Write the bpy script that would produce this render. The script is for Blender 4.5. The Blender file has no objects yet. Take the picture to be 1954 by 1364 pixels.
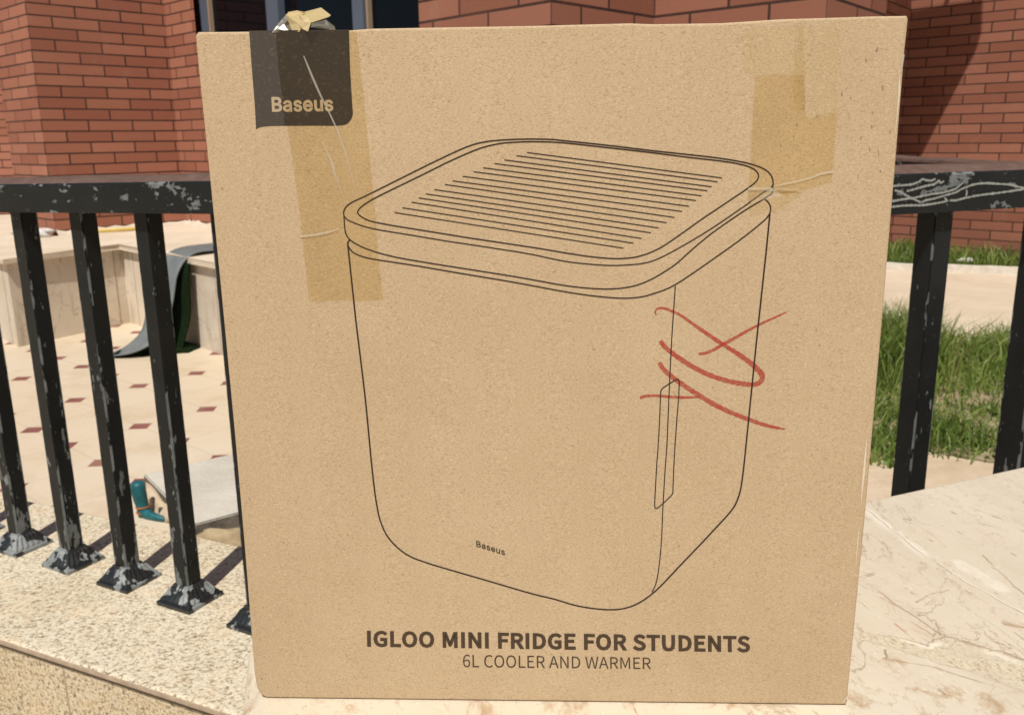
import bpy, bmesh, math, random
import numpy as np
from mathutils import Vector, Matrix

# ---------------------------------------------------------------- camera, light, exposure
scene = bpy.context.scene
Z0 = 0.9                                   # the camera stands 0.9 m above the plaza; heights below are camera-relative
cam_d = bpy.data.cameras.new('camera')
cam = bpy.data.objects.new('camera', cam_d)
scene.collection.objects.link(cam)
ax = Vector((0.99989854, -0.00341053, -0.01383))
up = Vector((0.01424432, 0.23940637, 0.97081496))
fw = Vector((0.0, 0.97091347, -0.23943066))
cam.matrix_world = Matrix(((ax.x, up.x, -fw.x, 0), (ax.y, up.y, -fw.y, 0), (ax.z, up.z, -fw.z, Z0), (0, 0, 0, 1)))
cam_d.sensor_width = 36.0
cam_d.lens = 36.0 * 1694.6 / 1954.0
cam_d.clip_start = 0.02
cam_d.clip_end = 500.0
cam_d.dof.use_dof = True
cam_d.dof.focus_distance = 0.42
cam_d.dof.aperture_fstop = 30.0
scene.camera = cam
scene.render.resolution_x, scene.render.resolution_y = 1024, 714

SUN_EL = math.radians(59)
SUN_AZ = math.radians(79)                  # direction the light travels, from +X
world = bpy.data.worlds.new('World')
scene.world = world
world.use_nodes = True
wn = world.node_tree
sky = wn.nodes.new('ShaderNodeTexSky')
sky.sky_type = 'NISHITA'
sky.sun_disc = False
sky.sun_elevation = SUN_EL
sky.sun_rotation = math.radians(191)
wn.nodes['Background'].inputs['Strength'].default_value = 0.06
wn.links.new(sky.outputs[0], wn.nodes['Background'].inputs['Color'])
sd = bpy.data.lights.new('sun', 'SUN')
sd.energy = 4.55
sd.angle = math.radians(0.5)
sd.color = (1.0, 0.955, 0.88)
sun = bpy.data.objects.new('sun', sd)
scene.collection.objects.link(sun)
LIGHT = Vector((math.cos(SUN_AZ) * math.cos(SUN_EL), math.sin(SUN_AZ) * math.cos(SUN_EL), -math.sin(SUN_EL)))
sun.rotation_euler = LIGHT.to_track_quat('-Z', 'Y').to_euler()
scene.view_settings.view_transform = 'Standard'
scene.view_settings.look = 'None'
scene.view_settings.exposure = 0.0
scene.view_settings.gamma = 1.0
scene.cycles.max_bounces = 8
scene.cycles.transparent_max_bounces = 16
scene.cycles.use_denoising = True

rng = np.random.RandomState(7)
random.seed(7)

# ---------------------------------------------------------------- printed artwork, in 1/100 mm on the box face
LINES = [[0.47,[[6329,25725],[6321,25845],[6327,25917],[6356,25998],[6401,26078],[6461,26154],[6514,26203],[6607,26272],[6726,26344],[6833,26396],[7144,26527],[7941,26886],[9783,27745],[10700,28166],[11435,28492],[11776,28637],[12139,28779],[12423,28876],[12690,28947],[13005,29004],[13278,29039],[13730,29073],[14302,29097],[14961,29104],[15710,29088],[15929,29078],[16204,29057],[18118,28836],[19216,28698],[20720,28500],[23147,28212],[23598,28151],[24121,28068],[24601,27978],[24853,27922],[25084,27861],[25290,27797],[25466,27734],[25575,27689],[25674,27639],[25782,27574],[25877,27503],[25956,27426],[26019,27345],[26069,27261],[26098,27189],[26116,27099],[26131,26959],[26135,26758],[26126,26608],[26120,26580],[26107,26552],[26075,26516],[25713,26277],[25034,25864],[24775,25697],[24035,25186],[23572,24852],[23244,24595],[22802,24223],[22372,23833],[22026,23506],[21883,23379],[21742,23267],[21533,23118],[21088,22840],[20769,22659],[20527,22543],[20368,22474],[20208,22412],[19964,22334],[19726,22279],[19401,22230],[19224,22211],[19032,22197],[18836,22189],[18537,22186],[18329,22192],[18120,22203],[17799,22229],[17347,22273],[16988,22318],[16712,22358],[16189,22448],[14947,22688],[14316,22805],[13661,22917],[10520,23439],[9260,23660],[8704,23770],[8396,23843],[8110,23919],[7839,23999],[7586,24081],[7350,24166],[7173,24239],[6984,24331],[6765,24456],[6645,24536],[6553,24615],[6490,24687],[6424,24788],[6380,24879],[6350,24983],[6335,25143],[6329,25725]]],[0.47,[[6977,25866],[6989,25920],[7027,25989],[7079,26056],[7153,26130],[7228,26188],[7361,26275],[7523,26371],[7662,26447],[7973,26603],[8301,26759],[10032,27542],[11203,28088],[11606,28262],[12123,28476],[12506,28626],[12797,28727],[13028,28792],[13355,28864],[13684,28920],[13921,28947],[14155,28961],[14672,28981],[14958,28985],[15261,28984],[15929,28961],[16284,28939],[16614,28912],[17150,28853],[19769,28531],[20722,28409],[22352,28185],[23603,28034],[24131,27955],[24418,27901],[24790,27815],[24984,27752],[25161,27674],[25238,27630],[25304,27582],[25367,27523],[25415,27458],[25437,27414],[25451,27355],[25451,27294],[25440,27233],[25425,27192],[25391,27130],[25360,27088],[25297,27021],[25124,26883],[24802,26649],[23076,25487],[21761,24540],[21303,24229],[21106,24111],[20950,24031],[20647,23894],[20449,23817],[20203,23741],[20006,23693],[19862,23667],[19622,23639],[19458,23627],[19216,23618],[18981,23621],[18737,23633],[18422,23657],[18178,23683],[17560,23761],[16711,23902],[15443,24131],[12192,24648],[8768,25231],[8299,25317],[7842,25410],[7612,25466],[7497,25504],[7331,25574],[7259,25612],[7170,25668],[7096,25726],[7037,25782],[6977,25866]]],[0.423,[[6329,25725],[6428,25601],[6499,25542],[6564,25504],[6637,25470],[6967,25330],[7204,25246],[7426,25183],[7757,25105],[8135,25030],[9146,24859],[11090,24517],[12792,24247],[14502,23966],[15203,23833],[16084,23633],[16507,23543],[16883,23478],[17222,23432],[17549,23395],[18121,23341],[18543,23310],[18848,23299],[19046,23298],[19339,23305],[19707,23323],[20033,23348],[20266,23378],[20526,23430],[20651,23464],[20778,23504],[20993,23589],[21349,23758],[21539,23856],[21929,24073],[22481,24391],[23024,24719],[23471,25007],[23938,25321],[24949,26029],[25439,26398],[25680,26571],[25822,26660],[25953,26719],[26009,26751],[26032,26770],[26061,26805],[26117,26924]]],[0.47,[[6450,24332],[6506,24207],[6551,24136],[6630,24056],[6694,24006],[6765,23959],[6902,23888],[7070,23825],[7335,23749],[7500,23713],[8133,23605],[9272,23424],[9733,23345],[11699,22990],[13662,22646],[14622,22469],[16447,22108],[16895,22029],[17401,21946],[17867,21879],[18278,21827],[18652,21788],[18998,21760],[19333,21742],[19570,21740],[19813,21749],[20057,21769],[20299,21804],[20465,21840],[20712,21911],[21120,22042],[21339,22123],[21504,22196],[21667,22277],[21840,22373],[22173,22581],[22760,22984],[24289,24087],[24689,24388],[25050,24670],[25451,24999],[25819,25321],[25888,25390],[25942,25456],[26005,25549],[26038,25612],[26069,25707],[26079,25803],[26072,25898],[26052,25978],[26019,26049],[25955,26141],[25908,26189],[25776,26306]]],[0.6,[[6532,24605],[6467,24520],[6445,24483],[6432,24436],[6429,24379],[6442,24202],[6609,20746],[6799,17836],[6856,16847],[6894,16016],[6986,13523],[7023,12763],[7077,11911],[7112,11501],[7182,10873],[7219,10634],[7268,10401],[7358,10081],[7430,9874],[7514,9676],[7562,9581],[7669,9401],[7727,9313],[7852,9146],[7919,9065],[8059,8912],[8206,8768],[8283,8700],[8445,8571],[8529,8510],[8709,8396],[8815,8337],[8925,8284],[9156,8187],[9808,7950],[10291,7791],[12896,6977],[14514,6463],[15166,6271],[15904,6084],[16183,6008],[16430,5930],[16905,5767],[17143,5697],[17383,5640],[17623,5591],[17863,5549],[18225,5499],[18595,5463],[18836,5449],[19064,5448],[19240,5455],[19489,5479],[19651,5509],[19733,5528],[19818,5552],[19988,5610],[20155,5679],[20318,5757],[20544,5889],[20755,6039],[21030,6268],[21234,6460],[21516,6757],[21729,7002],[22428,7858],[23626,9293],[24682,10594],[24832,10793],[25031,11086],[25100,11208],[25132,11273],[25164,11348],[25221,11504],[25292,11752],[25331,11919],[25361,12086],[25383,12254],[25417,12609],[25453,13105],[25506,14129],[25756,19594],[25983,23902],[26057,25635]]],[0.42,[[21842,22307],[21769,20384],[21742,19481],[21707,17588],[21671,14425],[21659,14039],[21636,13664],[21623,13373],[21588,12233],[21559,11028],[21544,9586],[21524,8939],[21492,8415],[21447,7865],[21411,7502],[21376,7261],[21326,6991],[21278,6808],[21224,6671],[21125,6460]]],[0.42,[[22171,16852],[22172,17553],[22167,17637],[22156,17709],[22144,17746],[22122,17765],[22097,17767],[22052,17755],[21993,17728],[21910,17681],[21703,17552],[21498,17409],[21418,17346],[21351,17280],[21318,17227],[21297,17154],[21289,16808],[21278,15740],[21259,14893],[21234,14127],[21197,13446],[21146,11403],[21151,11210],[21159,11131],[21177,11094],[21197,11079],[21220,11071],[21246,11073],[21275,11086],[21368,11159],[21642,11426],[21832,11627],[21958,11771],[22003,11832],[22025,11893],[22031,11970],[22039,13376],[22056,14112],[22113,15739],[22171,16852]]],[0.36,[[14928,28509],[23804,27261]]],[0.36,[[14452,28374],[23611,27090]]],[0.36,[[13891,28190],[23357,26870]]],[0.36,[[13444,28034],[23169,26691]]],[0.36,[[12919,27848],[22914,26469]]],[0.36,[[12469,27680],[22669,26259]]],[0.36,[[11952,27480],[22350,26005]]],[0.36,[[11486,27279],[22054,25769]]],[0.36,[[11121,27120],[21708,25501]]],[0.36,[[10625,26893],[21353,25264]]],[0.36,[[10225,26702],[20996,25025]]],[0.36,[[9877,26522],[20638,24806]]],[0.36,[[9533,26329],[20222,24547]]],[0.36,[[9095,26079],[19842,24332]]],[0.36,[[8734,25860],[19384,24105]]]]
SCRIBBLE = [[[20993,20896,56],[20985,20918,58],[20975,20941,60],[20964,20963,61],[20954,20986,63],[20945,21008,65],[20938,21030,67],[20934,21052,68],[20934,21072,70],[20937,21092,72],[20943,21111,74],[20952,21131,76],[20962,21150,77],[20974,21168,79],[20988,21185,81],[21003,21200,83],[21020,21212,84],[21042,21226,86],[21068,21237,88],[21097,21246,90],[21128,21253,92],[21160,21257,93],[21193,21260,95],[21226,21261,97],[21259,21260,98],[21299,21256,100],[21340,21248,102],[21381,21237,104],[21424,21223,106],[21468,21207,108],[21512,21190,110],[21558,21171,111],[21606,21153,112],[21670,21127,113],[21738,21099,113],[21808,21068,113],[21880,21036,113],[21953,21001,112],[22025,20965,112],[22095,20927,112],[22163,20889,112],[22227,20849,113],[22288,20808,115],[22348,20765,116],[22407,20720,118],[22467,20675,120],[22528,20628,122],[22591,20581,124],[22656,20533,126],[22738,20475,129],[22822,20414,133],[22908,20353,137],[22997,20290,141],[23087,20226,144],[23178,20162,148],[23270,20097,152],[23363,20033,154],[23466,19962,157],[23573,19888,159],[23682,19814,161],[23793,19739,162],[23902,19665,164],[24010,19593,165],[24114,19524,167],[24213,19459,169],[24289,19409,170],[24363,19363,172],[24434,19318,174],[24504,19275,175],[24573,19232,177],[24642,19188,179],[24711,19144,181],[24781,19098,183],[24854,19050,184],[24927,19001,186],[25000,18952,188],[25073,18902,189],[25146,18852,191],[25217,18801,193],[25286,18751,195],[25353,18701,197],[25412,18656,198],[25469,18611,200],[25526,18566,202],[25581,18520,203],[25635,18475,205],[25687,18430,207],[25738,18384,209],[25786,18338,211],[25829,18298,213],[25872,18257,215],[25914,18215,218],[25955,18174,220],[25993,18133,222],[26028,18092,224],[26057,18051,225],[26080,18012,225],[26094,17984,224],[26105,17956,223],[26115,17928,221],[26122,17901,219],[26127,17874,217],[26129,17847,215],[26129,17820,212],[26127,17794,211],[26121,17765,209],[26111,17735,207],[26098,17705,205],[26083,17675,203],[26065,17647,201],[26045,17620,199],[26023,17597,198],[25999,17576,197],[25970,17556,196],[25937,17539,195],[25901,17526,195],[25862,17515,196],[25822,17506,196],[25779,17499,196],[25735,17494,196],[25691,17489,197],[25630,17486,197],[25565,17487,197],[25497,17492,197],[25426,17499,197],[25353,17508,197],[25280,17519,197],[25205,17530,197],[25131,17542,197],[25048,17555,197],[24962,17569,197],[24876,17585,197],[24788,17603,197],[24699,17622,197],[24610,17643,197],[24519,17665,197],[24428,17690,197],[24325,17719,197],[24221,17750,197],[24114,17784,197],[24007,17820,197],[23900,17858,197],[23792,17898,197],[23686,17939,197],[23580,17983,197],[23472,18031,197],[23363,18082,197],[23255,18135,197],[23147,18190,197],[23040,18246,197],[22934,18304,197],[22830,18363,197],[22728,18422,197],[22634,18478,197],[22541,18536,197],[22449,18595,197],[22358,18655,198],[22270,18715,198],[22183,18775,198],[22099,18835,197],[22018,18894,197],[21949,18944,195],[21881,18995,194],[21814,19045,192],[21750,19095,189],[21687,19145,187],[21628,19195,185],[21572,19243,184],[21520,19292,183],[21481,19330,182],[21444,19368,183],[21408,19407,183],[21374,19446,184],[21343,19483,185],[21315,19518,185],[21290,19551,184],[21269,19580,183],[21260,19593,181],[21252,19606,180],[21246,19618,178],[21240,19629,176],[21235,19640,174],[21230,19651,172],[21224,19662,170],[21218,19673,169]],[[23055,19019,112],[23089,19022,114],[23123,19024,116],[23157,19026,118],[23192,19028,120],[23226,19031,122],[23261,19035,124],[23296,19040,125],[23331,19047,126],[23372,19057,127],[23413,19069,127],[23454,19083,127],[23496,19098,127],[23539,19115,126],[23582,19133,126],[23626,19153,126],[23672,19175,126],[23734,19206,128],[23798,19242,129],[23864,19281,132],[23932,19322,134],[24000,19365,136],[24070,19409,138],[24141,19452,140],[24212,19494,140],[24293,19542,140],[24376,19590,139],[24462,19639,138],[24548,19689,135],[24634,19739,133],[24719,19788,131],[24802,19836,128],[24883,19883,126],[24952,19924,125],[25019,19964,123],[25085,20004,121],[25150,20043,119],[25214,20082,118],[25280,20121,116],[25347,20160,114],[25417,20200,112],[25496,20243,111],[25577,20288,109],[25660,20332,107],[25744,20376,105],[25829,20420,104],[25914,20464,102],[25999,20507,100],[26083,20549,98],[26167,20590,97],[26254,20632,96],[26341,20673,95],[26429,20713,94],[26514,20753,93],[26597,20791,91],[26675,20827,88],[26748,20861,84],[26796,20885,80],[26842,20906,76],[26885,20927,70],[26927,20948,65],[26968,20967,59],[27008,20987,53],[27050,21007,48],[27092,21028,42]],[[21190,18608,169],[21208,18577,170],[21224,18545,172],[21240,18514,174],[21256,18482,176],[21274,18451,178],[21292,18419,179],[21313,18387,181],[21336,18354,183],[21371,18310,185],[21410,18265,187],[21452,18220,189],[21497,18174,191],[21544,18128,193],[21593,18082,194],[21644,18035,195],[21696,17989,197],[21759,17935,197],[21827,17880,198],[21897,17824,198],[21969,17769,198],[22043,17714,197],[22118,17659,197],[22194,17604,197],[22269,17550,197],[22347,17493,197],[22427,17437,197],[22508,17381,197],[22590,17325,197],[22672,17269,197],[22753,17215,197],[22834,17161,197],[22914,17108,197],[22986,17060,197],[23058,17013,197],[23128,16967,197],[23198,16921,197],[23269,16876,197],[23340,16830,197],[23413,16785,197],[23488,16739,197],[23574,16687,197],[23661,16635,197],[23750,16583,197],[23841,16531,198],[23932,16479,198],[24024,16428,198],[24116,16379,197],[24207,16331,197],[24296,16286,195],[24387,16241,194],[24478,16197,192],[24569,16154,190],[24660,16113,187],[24749,16073,185],[24838,16034,184],[24924,15997,183],[24998,15965,182],[25071,15936,182],[25143,15908,183],[25214,15881,184],[25284,15854,184],[25355,15827,184],[25425,15800,184],[25497,15773,183],[25568,15745,180],[25639,15716,177],[25710,15687,173],[25781,15658,169],[25852,15630,165],[25924,15602,161],[25996,15575,157],[26070,15549,154],[26148,15523,152],[26228,15497,151],[26308,15472,151],[26388,15448,150],[26469,15425,149],[26551,15403,148],[26632,15382,145],[26713,15362,140],[26792,15344,134],[26872,15328,127],[26952,15312,118],[27032,15298,109],[27112,15284,99],[27192,15271,89],[27272,15257,79],[27352,15242,70]],[[20305,16819,126],[20333,16831,126],[20359,16844,127],[20384,16858,127],[20410,16871,127],[20437,16883,127],[20465,16895,127],[20496,16906,127],[20529,16915,126],[20586,16925,125],[20650,16933,123],[20719,16939,121],[20792,16942,119],[20867,16944,116],[20943,16944,114],[21018,16944,113],[21092,16943,112],[21169,16940,113],[21247,16935,114],[21326,16929,117],[21405,16921,119],[21485,16912,122],[21565,16904,124],[21646,16896,126],[21727,16890,126],[21813,16884,126],[21900,16878,125],[21988,16872,123],[22077,16866,121],[22166,16861,119],[22254,16857,117],[22343,16853,114],[22431,16852,112],[22519,16851,111],[22607,16853,109],[22694,16855,107],[22782,16858,105],[22870,16862,104],[22957,16866,102],[23045,16869,100],[23133,16872,98]]]
TAB = [[2538,33978],[2533,33482],[2528,32982],[2524,32462],[2524,31817],[2525,31144],[2522,30554],[2514,30247],[2503,29977],[2493,29707],[2493,29707],[2534,29728],[2573,29749],[2615,29769],[2661,29787],[2727,29803],[2799,29816],[2878,29825],[2965,29833],[3109,29841],[3271,29843],[3442,29843],[3608,29845],[3608,29845],[4014,29841],[4422,29838],[4824,29835],[5209,29832],[5548,29826],[5887,29817],[6194,29814],[6433,29825],[6516,29833],[6585,29843],[6645,29858],[6703,29882],[6760,29917],[6813,29960],[6862,30009],[6904,30062],[6942,30125],[6974,30194],[6999,30265],[7015,30335],[7021,30398],[7019,30462],[7013,30525],[7009,30588],[7001,32288],[7046,33944]]
TAPED = [[3729,33976],[3748,32343],[3809,31343],[3833,29852],[5209,29837],[6434,29830],[6703,29887],[6894,30073],[7005,30335],[6998,30588],[6991,32289],[7035,33935]]
NOTCH = [[5026,33894],[5733,33881],[5291,33352]]
TAPE = [[3719,33986],[3748,32343],[3895,30533],[4064,28789],[4267,25623],[4328,23996],[4375,22451],[4413,21713],[4880,21676],[5777,21737],[6889,21696],[7970,21756],[7887,23418],[7810,25586],[7698,28223],[7584,30478],[7472,32281],[7376,33919]]
TAPE2 = [[25098,31698],[25064,30609],[25049,28578],[25038,26957],[25051,26167],[25378,26243],[26358,26449],[27530,26666],[28045,26823],[28753,27011],[28775,28528],[28779,29799],[28759,30082],[28345,30026],[27836,29939],[27522,29817],[27390,30071],[27319,30762],[27208,31695],[26761,31702],[26055,31763],[25483,31692]]
TAPE3 = [[24487,33744],[24466,32846],[24612,31799],[25482,31704],[26760,31714],[27240,31706],[27521,29830],[28757,30101],[28707,32284],[28650,33740]]
STRIP = [[26730,33751],[26755,32010],[26817,30582],[27054,30076],[27336,30198],[27285,31693],[27117,32921],[27014,33746]]
FLAP = [[25008,26774],[26009,26801],[27530,26666],[26555,26467],[25804,26324],[25072,26134]]
CREASES = [[[4943,32867,50],[5004,32698,61],[5065,32530,74],[5126,32361,85],[5188,32191,95],[5252,32020,101],[5321,31839,103],[5392,31657,101],[5465,31473,96],[5538,31292,92],[5613,31113,88],[5686,30948,86],[5761,30787,83],[5836,30627,80],[5911,30465,77],[5985,30299,76],[6061,30120,75],[6138,29936,76],[6214,29750,76],[6286,29563,77],[6353,29376,76],[6411,29196,73],[6464,29021,69],[6514,28842,65],[6564,28653,60],[6618,28444,55],[6699,28111,48],[6784,27739,40],[6872,27346,32],[6960,26945,23],[7048,26553,15]],[[5539,29181,25],[5585,29056,32],[5631,28929,39],[5677,28802,45],[5722,28678,53],[5767,28559,63],[5805,28463,76],[5844,28373,91],[5882,28284,107],[5918,28191,120],[5952,28089,126],[5988,27947,121],[6018,27795,106],[6046,27635,86],[6078,27470,66],[6119,27302,50],[6180,27099,39],[6253,26888,31],[6331,26673,25],[6411,26456,19],[6488,26240,13]],[[4209,24803,101],[4297,24811,98],[4386,24818,95],[4474,24825,91],[4563,24833,89],[4651,24842,88],[4739,24852,90],[4826,24863,93],[4914,24875,97],[5003,24888,100],[5094,24903,101],[5203,24922,99],[5316,24942,96],[5430,24964,90],[5542,24989,84],[5650,25016,76],[5743,25045,66],[5833,25076,56],[5921,25108,44],[6009,25142,32],[6097,25174,20]],[[25008,26760,113],[25117,26761,116],[25225,26762,118],[25333,26762,121],[25442,26762,123],[25549,26761,126],[25655,26757,129],[25759,26752,133],[25863,26747,136],[25969,26741,138],[26078,26735,139],[26205,26729,137],[26334,26722,134],[26467,26715,130],[26602,26708,123],[26739,26701,113],[26893,26692,98],[27051,26682,79],[27211,26672,58],[27372,26662,36],[27531,26652,15]],[[26104,26866,25],[26281,26898,33],[26458,26931,42],[26635,26963,50],[26810,26997,57],[26982,27032,63],[27143,27067,67],[27304,27102,70],[27462,27139,71],[27614,27177,73],[27757,27218,76],[27867,27256,78],[27969,27297,80],[28068,27338,83],[28167,27376,86],[28268,27407,88],[28368,27429,91],[28468,27445,93],[28569,27459,96],[28671,27471,98],[28771,27485,101]],[[26808,33714,30],[26806,33606,33],[26803,33498,35],[26801,33390,38],[26799,33281,40],[26798,33170,40],[26798,33051,39],[26799,32929,36],[26800,32807,33],[26802,32684,29],[26804,32561,25]],[[31456,32481,101],[31450,32408,102],[31445,32336,103],[31439,32264,104],[31433,32191,104],[31426,32116,101],[31415,32034,94],[31403,31954,83],[31391,31871,71],[31379,31783,60],[31369,31688,50],[31361,31544,42],[31355,31386,37],[31352,31220,33],[31349,31051,29],[31345,30886,25]]]
WORN = [[[31306,14887,13],[31308,14683,26],[31310,14477,40],[31311,14271,53],[31312,14066,65],[31313,13863,76],[31314,13669,84],[31315,13476,91],[31315,13284,97],[31315,13095,101],[31314,12909,101],[31312,12739,97],[31310,12571,91],[31307,12406,82],[31305,12243,73],[31303,12083,63],[31303,11941,54],[31304,11801,44],[31305,11664,33],[31306,11527,23],[31307,11389,13]],[[31319,10268,13],[31317,10101,21],[31314,9937,31],[31312,9771,40],[31310,9600,47],[31308,9418,50],[31307,9178,49],[31306,8923,42],[31306,8659,32],[31305,8392,22],[31305,8128,13]],[[31318,31927,15],[31340,31751,29],[31363,31576,44],[31386,31400,58],[31405,31222,69],[31419,31041,76],[31426,30845,75],[31427,30645,68],[31424,30442,59],[31419,30239,48],[31417,30036,40],[31417,29833,35],[31416,29630,30],[31416,29426,25],[31415,29222,20],[31415,29018,15]],[[31507,1713,15],[31515,1489,27],[31530,1257,40],[31542,1028,53],[31538,814,62],[31509,627,66],[31464,507,63],[31403,404,58],[31334,310,50],[31262,218,42],[31194,122,35]]]
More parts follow.
